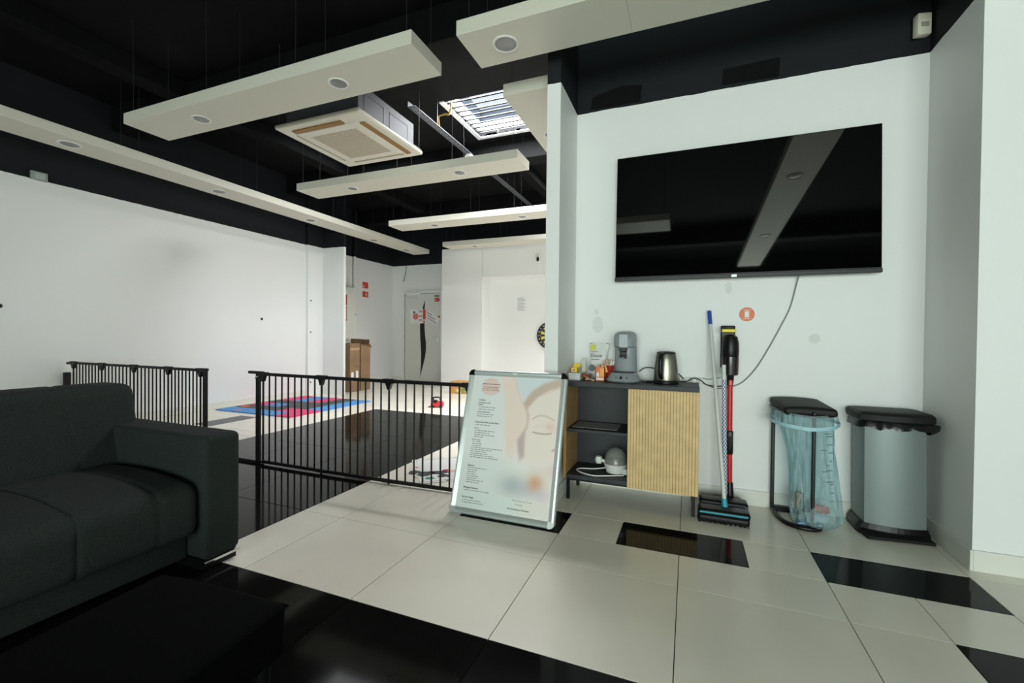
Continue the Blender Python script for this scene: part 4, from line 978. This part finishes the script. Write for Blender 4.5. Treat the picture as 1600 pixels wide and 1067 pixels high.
for z in (.53, .515, .47, .44, .425, .38, .36, .33, .325, .27, .255, .21, .17):
    a0 = -1.35+rb.random()*.4; a1 = a0+.12+rb.random()*.3
    P = [on_bag(a0+(a1-a0)*k/5, z) for k in range(6)]
    tube(bm, P, .0014, 4)
obj('bag_marks', bm, M_bp, bag)
# rubbish seen inside the bag
M_bott = mat('clear_bottle', (190, 205, 210), .15, spec=.6)
for nm, lab, p0, p1, r, mm_ in (('crushed_bottle', 'clear crushed plastic bottle at the bottom of the blue bag', (1.24, .92, .045), (1.36, .95, .05), .035, M_bott), ('juice_can', 'red striped can inside the blue bag', (1.29, .97, .10), (1.37, .96, .09), .026, M_red), ('cardboard_tube', 'beige wrapper inside the blue bag near the upright', (1.21, .99, .09), (1.235, .985, .17), .028, M_card)):
    bm = NB(); P = [Vector(p0)+(Vector(p1)-Vector(p0))*k/8 for k in range(9)]
    tube(bm, P, lambda t, r=r: r*(1-.35*math.exp(-((t-.5)/.2)**2)*(.6)-.4*max(0, (t-.8)/.2)), 12)
    tag(obj(nm, bm, mm_, smooth=True), lab, 'rubbish')
tag(obj('film_scrap', rbox(NB(), 1.20, 1.33, .88, .95, .006, .03, .01, .02, lambda p, d: p+Vector((0, 0, .008*math.sin(70*p.x)*math.cos(60*p.y)+.004))), mat('blue_scrap', (96, 128, 160), .2, vary=(60, .5)), smooth=True), 'crumpled bluish film at the very bottom of the blue bag', 'rubbish')

b2 = thing('pedal_bin', 'brushed steel pedal bin with black lid in the corner', 'bin', (1.64, 1.0, 0))
rows = []
def sect(z, x0, x1, y0, y1, bulge, n=10):
    P = []
    for k in range(n+1):
        t = k/n; P.append(Vector((x0+(x1-x0)*t, y0-bulge*(1-(2*t-1)**2), z)))
    P += [Vector((x1+.006, y0+.04, z)), Vector((x1+.006, y1-.01, z)), Vector((x1-.01, y1, z)), Vector((x0+.01, y1, z)), Vector((x0-.006, y1-.01, z)), Vector((x0-.006, y0+.04, z))]
    return P
obj('steel_body', loft([sect(.055, 1.525, 1.790, .945, 1.130, .028), sect(.615, 1.518, 1.780, .945, 1.130, .028)]), mat('bin_steel', (132, 142, 141), .48, metal=.4), b2, smooth=True)
obj('base', loft([sect(.0, 1.50, 1.81, .945, 1.135, .032), sect(.035, 1.505, 1.806, .94, 1.135, .032), sect(.062, 1.518, 1.795, .942, 1.133, .030)]), M_blkpl, b2)
obj('pedal', loft([[Vector((1.50, .93, .008)), Vector((1.79, .935, .008)), Vector((1.81, .895, .003)), Vector((1.52, .862, .003))], [Vector((1.50, .93, .030)), Vector((1.79, .935, .030)), Vector((1.81, .895, .018)), Vector((1.52, .862, .018))]]), M_blkmat, b2)
obj('lid', loft([sect(.612, 1.500, 1.800, .925, 1.140, .03), sect(.622, 1.492, 1.808, .915, 1.142, .032), sect(.650, 1.490, 1.808, .915, 1.142, .032), sect(.662, 1.50, 1.80, .925, 1.138, .03), sect(.667, 1.53, 1.77, .955, 1.12, .028)]), M_blkmat, b2, smooth=True)
rows = []
for zz, off in ((.620, .0), (.600, .010), (.578, .014)):
    base = sect(zz, 1.512, 1.786, .938, 1.137, .03, 24)
    r_ = []
    for i, p in enumerate(base):
        d_ = (p-Vector((1.65, 1.04, zz))); d_.z = 0; d_.normalize()
        r_.append(p+d_*(off+.003*math.sin(i*1.1))+Vector((0, 0, (.006*math.sin(i*.8)+.003*math.sin(i*1.9)) if zz < .59 else 0)))
    rows.append(r_)
M_liner = mat('black_liner', (15, 15, 16), .25, bump=(50, .5))
ln = obj('liner_edge', grid_surface(NB(), rows, close=True), M_liner, b2, smooth=True)
obj('liner_tuft', loft([[Vector((1.795, 1.0, .60)), Vector((1.80, .94, .615)), Vector((1.80, .95, .555)), Vector((1.79, 1.0, .55))], [Vector((1.825, 1.0, .60)), Vector((1.828, .93, .612)), Vector((1.822, .945, .57)), Vector((1.815, 1.0, .56))], [Vector((1.842, .985, .592)), Vector((1.843, .955, .60)), Vector((1.842, .96, .578)), Vector((1.84, .985, .575))]]), M_liner, ln, smooth=True)

# ================================================================== BACK ROOM: MAT, TOYS, BOXES
pm_ = thing('play_mat', 'blue pink and grey puzzle foam play mat on the back floor', 'play mat', (-4.65, 2.87, 0))
MC = {'B': mat('foam_blue', (84, 150, 214), .8), 'P': mat('foam_pink', (226, 70, 122), .8), 'D': mat('foam_grey', (78, 80, 80), .8)}
pat = ['BBBBP', 'DDDPP', 'PBDDB', 'DDDDB', 'PBPDB', 'PBPDB']
mx0, my0, tw, th_ = -5.33, 2.11, .272, .253
for r_i, rr in enumerate(pat):
    for c_i, ch in enumerate(rr):
        x0 = mx0+c_i*tw; y0 = my0+r_i*th_; pts = []
        def edge(a, b, nrm, n=5):
            a, b = Vector(a), Vector(b)
            out = []
            for k in range(n):
                t0 = k/n; s_ = .008*(1 if k % 2 else 0)
                out += [a+(b-a)*t0+Vector(nrm)*s_, a+(b-a)*(t0+1/n-.0001)+Vector(nrm)*s_]
            return out
        nb = (r_i == 0, c_i == 4, r_i == 5, c_i == 0)
        q = [(x0, y0), (x0+tw, y0), (x0+tw, y0+th_), (x0, y0+th_)]
        nn = [(0, -1), (1, 0), (0, 1), (-1, 0)]
        for e in range(4):
            pts += [(p.x, p.y) for p in (edge(q[e], q[(e+1) % 4], nn[e]) if nb[e] else [Vector(q[e])])]
        obj('foam_tile', prism(NB(), pts, (0, 0, .0), (1, 0, 0), (0, 1, 0), (0, 0, .012)), MC[ch], pm_)
obj('foam_inlay', cyl(NB(), (-5.20, 2.45, .012), (-5.20, 2.45, .015), .06, seg=14), mat('foam_orange', (238, 112, 52), .8), pm_)
obj('foam_inlay', cyl(NB(), (-5.02, 2.20, .012), (-5.02, 2.20, .015), .05, seg=14), mat('foam_rose', (214, 130, 150), .8), pm_)

rg_ = thing('play_rug', 'white printed play rug with dark and red drawings behind the gate', 'rug', (-1.05, 1.1, 0))
RM = Matrix.Translation((-1.115, .665, 0)) @ Matrix.Rotation(math.radians(24), 4, 'Z')
RE1 = Vector((math.cos(math.radians(40)), math.sin(math.radians(40)), 0)); RE2 = Vector((-math.sin(math.radians(40)), math.cos(math.radians(40)), 0)); RO = Vector((-1.105, .660, 0))
obj('rug_sheet', prism(NB(), [(0, 0), (1.05, 0), (1.05, .62), (0, .62)], RO, RE1, RE2, (0, 0, .006)), mat('rug_white', (224, 224, 222), .7), rg_)
obj('rug_border', tube(NB(), [RO+RE1*a+RE2*b+Vector((0, 0, .006)) for a, b in ((.03, .03), (1.02, .03), (1.02, .59), (.03, .59))], .0018, 4, closed=True), M_gcable, rg_)
rr_ = random.Random(11)
def blob(name, px_, py_, r, material, sq=.7):
    pts = [(r*(1+.35*rr_.uniform(-1, 1))*math.cos(2*math.pi*k/11), sq*r*(1+.35*rr_.uniform(-1, 1))*math.sin(2*math.pi*k/11)) for k in range(11)]
    obj(name, prism(NB(), pts, (px_, py_, .0062), (.92, .37, 0), (-.37, .92, 0), (0, 0, .0006)), material, rg_)
M_rk = mat('rug_charcoal', (60, 62, 66), .7); M_rg = mat('rug_green', (44, 136, 100), .7); M_rr = mat('rug_red', (206, 70, 70), .7); M_rm = mat('rug_magenta', (190, 50, 90), .7); M_rp = mat('rug_peach', (214, 180, 160), .7)
for a in ((-1.20, .86, .075, M_rk), (-1.29, .87, .05, M_rk), (-1.12, .93, .07, M_rk), (-1.05, .88, .05, M_rk), (-1.11, .79, .04, M_rg), (-1.10, 1.0, .035, M_rm), (-1.03, 1.02, .05, M_rp), (-.95, 1.04, .06, M_rp), (-.90, 1.0, .05, M_rp), (-.84, 1.12, .05, M_rr), (-1.10, 1.25, .02, M_rr), (-1.35, .97, .018, M_rr), (-1.0, .87, .012, M_rk), (-.97, .80, .014, M_rk), (-1.22, .76, .012, M_rk)):
    blob('rug_drawing', *a)

ty = thing('toy_forklift', 'small red and black toy forklift on the white back floor', 'toy', (-2.74, 3.58, 0))
TM = Matrix.Translation((-2.76, 3.60, 0)) @ Matrix.Rotation(math.radians(20), 4, 'Z') @ Matrix.Scale(.78, 4)
M_tr = mat('toy_red', (206, 40, 50), .35)
def tb(*a, **k): return box(NB(), *a, mtx=TM, **k)
obj('chassis', tb(-.115, .115, -.072, .072, .022, .085, bev=.008), M_tr, ty)
obj('engine_cover', tb(-.01, .11, -.058, .058, .07, .115, bev=.012), M_tr, ty)
obj('counterweight', tb(.085, .12, -.055, .055, .025, .085, bev=.012), M_tr, ty)
obj('mast', box(box(box(NB(), -.11, -.085, -.05, -.025, .02, .19, mtx=TM), -.11, -.085, .025, .05, .02, .19, mtx=TM), -.105, -.09, -.05, .05, .05, .12, mtx=TM), M_blkpl, ty)
obj('seat', tb(-.06, .0, -.045, .045, .06, .135, bev=.008), M_blkpl, ty)
for s in (-1, 1):
    bm = tube(NB(), [(-.075, s*.045, .055), (-.075, s*.045, .175), (-.06, s*.045, .187), (.03, s*.045, .187), (.05, s*.045, .175), (.075, s*.045, .10)], .008, 6); bm.transform(TM)
    obj('cab_frame', bm, M_blkpl, ty)
    obj('fork', tb(-.17, -.09, s*.03-.008, s*.03+.008, .008, .014), M_blkpl, ty)
    for x in (-.06, .07):
        bm = cyl(NB(), (x, s*.05, .022), (x, s*.075, .022), .022, seg=16); bm.transform(TM); obj('wheel', bm, M_blkpl, ty, smooth=True)
obj('roof', tb(-.07, .04, -.045, .045, .183, .189), M_blkpl, ty)

bx = thing('cardboard_box', 'tall taped cardboard box beside the white column', 'box', (-5.3, 4.42, 0), 'cardboard boxes by the column')
obj('carton', box(NB(), -5.76, -5.035, 4.35, 4.60, 0, .885, bev=.004), M_card, bx)
M_cardd = mat('cardboard_dark', (112, 84, 58), .85)
obj('opening', box(NB(), -5.70, -5.06, 4.37, 4.58, .883, .887), M_cardd, bx)
obj('tape', box(NB(), -5.0355, -5.0340, 4.352, 4.598, .76, .80), mat('tape_tan', (182, 150, 116), .4), bx)
obj('paper_label', box(NB(), -5.035, -5.0335, 4.38, 4.44, .20, .36), M_paper, bx); obj('paper_label', box(NB(), -5.035, -5.0335, 4.50, 4.56, .24, .38), M_paper, bx)
obj('hand_hole', prism(NB(), ell(4.52, .46, .03, .012), (-5.036, 0, 0), (0, 1, 0), (0, 0, 1), (.003, 0, 0)), M_cardd, bx)
bx2 = thing('cardboard_box', 'open tall cardboard box with raised flaps behind the taped box', 'box', (-5.3, 4.78, 0), 'cardboard boxes by the column')
obj('carton', box(NB(), -5.76, -5.04, 4.645, 4.90, 0, .86, bev=.004), M_card, bx2)
obj('flap', box(NB(), -5.30, -5.06, 4.66, 4.665, .86, .965), M_cardd, bx2)
obj('flap', box(NB(), -5.30, -5.055, 4.885, 4.89, .86, .955), M_cardd, bx2)
obj('flap', prism(NB(), [(4.65, .86), (4.90, .86), (4.93, .79), (4.90, .81)], (-5.04, 0, 0), (0, 1, 0), (0, 0, 1), (.006, 0, 0)), M_cardd, bx2)
ecb = thing('electrical_cabinet', 'white electrical cabinet on the back left wall above the cardboard boxes', 'cabinet', (-5.8, 5.0, .95))
obj('housing', box(NB(), -5.799, -5.62, 4.40, 5.185, .955, 1.985, bev=.004), M_wpl, ecb)
obj('door', box(NB(), -5.622, -5.612, 4.41, 5.175, .965, 1.975, bev=.002), M_wpl, ecb)
obj('red_sticker', box(NB(), -5.612, -5.610, 4.70, 4.90, 1.62, 1.83), M_red, ecb)
obj('red_sticker', box(box(NB(), -5.612, -5.610, 4.70, 4.90, 1.58, 1.595), -5.612, -5.610, 4.885, 4.90, 1.32, 1.595), M_red, ecb)
obj('red_sticker', box(NB(), -5.612, -5.610, 4.70, 4.90, 1.32, 1.335), M_red, ecb)
obj('lock', cyl(NB(), (-5.612, 5.14, 1.45), (-5.606, 5.14, 1.45), .012, seg=12), M_gcable, ecb)
tag(obj('conduit', cyl(NB(), (-5.755, 5.27, 1.985), (-5.755, 5.27, CZ), .028, seg=12), M_wall, smooth=True), 'white conduit rising up the wall from the electrical cabinet', 'pipe')
for z0, z1, lab, kind in ((2.035, 2.165, 'red alarm call point sign on the back left wall, upper of two', 0), (1.845, 1.965, 'red fire extinguisher sign on the back left wall, lower of two', 1)):
    sgn = thing('safety_sign', lab, 'sign', (-5.8, 5.65, z0), 'red safety signs')
    obj('plate', box(NB(), -5.799, -5.795, 5.56, 5.735, z0, z1), M_red, sgn)
    obj('pictogram', box(NB(), -5.795, -5.794, 5.655, 5.695, z0+.02, z1-.03) if kind else box(NB(), -5.795, -5.794, 5.575, 5.62, z0+.015, z0+.055), mat('sign_pale', (232, 190, 184), .5), sgn)

# ---- far door with decal and notices
d1 = struct('door_1', box(NB(), -5.44, -4.51, 6.572, 6.6, 0.005, 1.985, bev=.002), mat('door_white', (218, 218, 212), .5))
DY = 6.572
bm = box(NB(), -5.50, -5.445, 6.56, 6.6, 0, 2.05); box(bm, -4.505, -4.45, 6.56, 6.6, 0, 2.05); box(bm, -5.445, -4.505, 6.56, 6.6, 1.99, 2.05)
obj('door_frame', bm, M_block, d1)
obj('door_gap', box(box(box(box(NB(), -5.448, -5.440, 6.565, 6.573, 0, 1.99), -4.510, -4.502, 6.565, 6.573, 0, 1.99), -5.448, -4.502, 6.565, 6.573, 1.983, 1.992), -5.448, -4.502, 6.565, 6.573, 0, .012), M_line, d1)
P1 = [(-4.905, 1.84), (-4.955, 1.70), (-4.99, 1.58), (-5.02, 1.42), (-5.035, 1.25), (-5.03, 1.05), (-5.015, .85), (-5.0, .65), (-5.0, .42), (-5.015, .22), (-5.035, .085)]
P2 = [(-4.995, .20), (-4.94, .38), (-4.895, .55), (-4.87, .72), (-4.872, .88), (-4.895, 1.02), (-4.91, 1.18), (-4.915, 1.32), (-4.92, 1.45), (-4.915, 1.58), (-4.91, 1.70)]
obj('decal', prism(NB(), P1+P2, (0, DY-.0012, 0), (1, 0, 0), (0, 0, 1), (0, .001, 0)), M_ink, d1)
obj('door_closer', box(NB(), -5.38, -5.02, DY-.05, DY, 1.955, 2.01, bev=.004), M_block, d1)
obj('closer_plate', box(NB(), -5.38, -5.10, DY-.004, DY, 1.87, 1.94), mat('closer_grey', (205, 206, 202), .5), d1)
hnd = obj('handle_plate', box(NB(), -4.585, -4.545, DY-.006, DY, .88, 1.06, bev=.002), M_block, d1)
obj('lever', tube(NB(), [(-4.565, DY-.005, 1.0), (-4.565, DY-.04, 1.0), (-4.58, DY-.045, 1.0), (-4.68, DY-.045, 1.0)], .008, 8), M_alu, hnd, smooth=True)
for z in (.25, 1.0, 1.75): obj('hinge', cyl(NB(), (-5.445, DY-.006, z-.04), (-5.445, DY-.006, z+.04), .008, seg=8), M_gcable, d1)
no = obj('notice_sheet', box(NB(), -5.30, -4.87, DY-.004, DY-.002, 1.315, 1.635), M_paper, d1)
obj('exclamation_mark', box(NB(), -4.955, -4.885, DY-.0052, DY-.004, 1.40, 1.63), M_red, no)
obj('exclamation_mark', cyl(NB(), (-4.925, DY-.0052, 1.352), (-4.925, DY-.004, 1.352), .028, seg=14), M_red, no)
for z in (1.60, 1.575, 1.50, 1.475, 1.40, 1.375): obj('text_bar', box(NB(), -5.07, -4.965, DY-.005, DY-.004, z-.012, z), M_line, no)
obj('red_emblem', prism(NB(), ell(-5.15, 1.47, .075, .075), (0, DY-.005, 0), (1, 0, 0), (0, 0, 1), (0, .001, 0)), mat('notice_rose', (216, 120, 112), .6), no)
obj('red_emblem', prism(NB(), ell(-5.19, 1.565, .026, .026), (0, DY-.005, 0), (1, 0, 0), (0, 0, 1), (0, .001, 0)), M_line, no)
n2 = obj('tilted_note', prism(NB(), [(-.02, -.10), (.28, -.26), (.34, -.10), (.06, .08)], (-4.86, DY-.0035, 1.52), (1, 0, 0), (0, 0, 1), (0, .001, 0)), M_paper, d1)
for k, (a, l) in enumerate(((.02, .12), (-.04, .20), (-.10, .24))):
    obj('handwriting', prism(NB(), [(0, 0), (l, -l*.52), (l, -l*.52+.016), (0, .016)], (-4.84, DY-.0045, 1.53+a), (1, 0, 0), (0, 0, 1), (0, .001, 0)), M_line, n2)
obj('grey_label', box(NB(), -4.66, -4.54, DY-.003, DY-.002, 1.90, 1.945), mat('label_grey', (130, 130, 124), .6), d1)
rl = obj('red_label', box(NB(), -4.66, -4.53, DY-.003, DY-.002, 1.80, 1.88), M_red, d1)
obj('label_mark', box(NB(), -4.655, -4.615, DY-.0035, DY-.003, 1.825, 1.845), M_paper, rl)
obj('red_label', prism(NB(), [(-4.59, 1.46), (-4.53, 1.49), (-4.515, 1.45), (-4.55, 1.40)], (0, DY-.003, 0), (1, 0, 0), (0, 0, 1), (0, .001, 0)), M_red, d1)
cable('hanging_wire', [(-5.40, 6.55, 2.62), (-5.43, 6.56, 2.45), (-5.47, 6.56, 2.30), (-5.50, 6.565, 2.27)], .006, M_cable, 'loose black wire hanging above the far white door')

# ---- recess: notice, dartboard, camera; box on floor
ntc = thing('notice', 'white printed notice taped inside the back recess', 'notice', (-2.46, 6.26, 1.53))
obj('sheet', box(NB(), -2.565, -2.36, 6.2575, 6.2595, 1.53, 1.825), M_paper, ntc)
for k in range(11): obj('text_bar', box(NB(), -2.55, -2.40+.03*((k*7) % 3-1), 6.2568, 6.2576, 1.80-.024*k, 1.808-.024*k), M_txl, ntc)
db = thing('dartboard', 'black and yellow dartboard half hidden by the partition edge', 'dartboard', (-1.85, 6.24, 1.07))
dcx, dcz, dR = -1.862, 1.065, .265
obj('board', cyl(NB(), (dcx, 6.225, dcz), (dcx, 6.2595, dcz), dR, seg=48), mat('dart_black', (26, 24, 26), .7), db, smooth=True)
M_dy = mat('dart_yellow', (214, 206, 60), .6); M_dp = mat('dart_plum', (70, 46, 52), .7); M_dw = mat('dart_white', (216, 214, 208), .6)
for k in range(20):
    a0 = 2*math.pi*(k-.5)/20; a1 = 2*math.pi*(k+.5)/20
    def arc(r0, r1): return [(r0*math.cos(a0+(a1-a0)*i/3), r0*math.sin(a0+(a1-a0)*i/3)) for i in range(4)]+[(r1*math.cos(a1-(a1-a0)*i/3), r1*math.sin(a1-(a1-a0)*i/3)) for i in range(4)]
    obj('sector', prism(NB(), arc(.03, .185), (dcx, 6.2235, dcz), (1, 0, 0), (0, 0, 1), (0, .002, 0)), M_dy if k % 2 else M_dp, db)
    am = 2*math.pi*k/20
    text_part('number', str((6, 13, 4, 18, 1, 20, 5, 12, 9, 14, 11, 8, 16, 7, 19, 3, 17, 2, 15, 10)[k]), .042, M_dw, db, plane_mtx((dcx+.225*math.cos(am), 6.2235, dcz+.225*math.sin(am)-.014), (1, 0, 0), (0, 0, 1)), align='CENTER', bold=.001)
obj('rim_wire', tube(NB(), [(dcx+.187*math.cos(2*math.pi*i/32), 6.222, dcz+.187*math.sin(2*math.pi*i/32)) for i in range(32)], .003, 5, closed=True), M_gcable, db)
obj('bullseye', cyl(NB(), (dcx, 6.222, dcz), (dcx, 6.2235, dcz), .03, seg=20), M_red, db)
cmr = thing('security_camera', 'small white security camera with black eye on the recess lintel', 'camera', (-1.98, 5.86, 2.47))
obj('shell', rbox(NB(), -2.03, -1.945, 5.80, 5.879, 2.425, 2.56, .03, .03), M_wpl, cmr, smooth=True)
obj('eye', lathe(NB(), [(0, -.052), (.02, -.036), (.028, 0), (.02, .036), (0, .046)], (-1.983, 5.803, 2.475), 20), M_blkpl, cmr, smooth=True)
obj('eye_lens', cyl(NB(), (-1.99, 5.765, 2.50), (-1.99, 5.772, 2.50), .010, seg=14), M_gcable, cmr)
ob = thing('toy_box', 'orange cardboard box with colourful print on the back floor', 'box', (-3.2, 5.15, 0))
obj('carton', box(NB(), -3.385, -3.02, 5.07, 5.32, 0, .215, bev=.004), mat('box_tan', (206, 150, 84), .8), ob)
obj('print_panel', box(NB(), -3.27, -3.025, 5.067, 5.07, .01, .205), mat('print_olive', (176, 158, 104), .6, vary=(26, .5)), ob)
for x, z, r, mm_ in ((-3.18, .14, .05, mat('print_orange', (226, 110, 50), .6)), (-3.22, .06, .04, mat('print_cream', (232, 208, 130), .6)), (-3.10, .09, .045, mat('print_green', (120, 140, 80), .6)), (-3.12, .17, .03, M_paper)):
    obj('print_spot', prism(NB(), ell(x, z, r, r*.8), (0, 5.0655, 0), (1, 0, 0), (0, 0, 1), (0, .0015, 0)), mm_, ob)
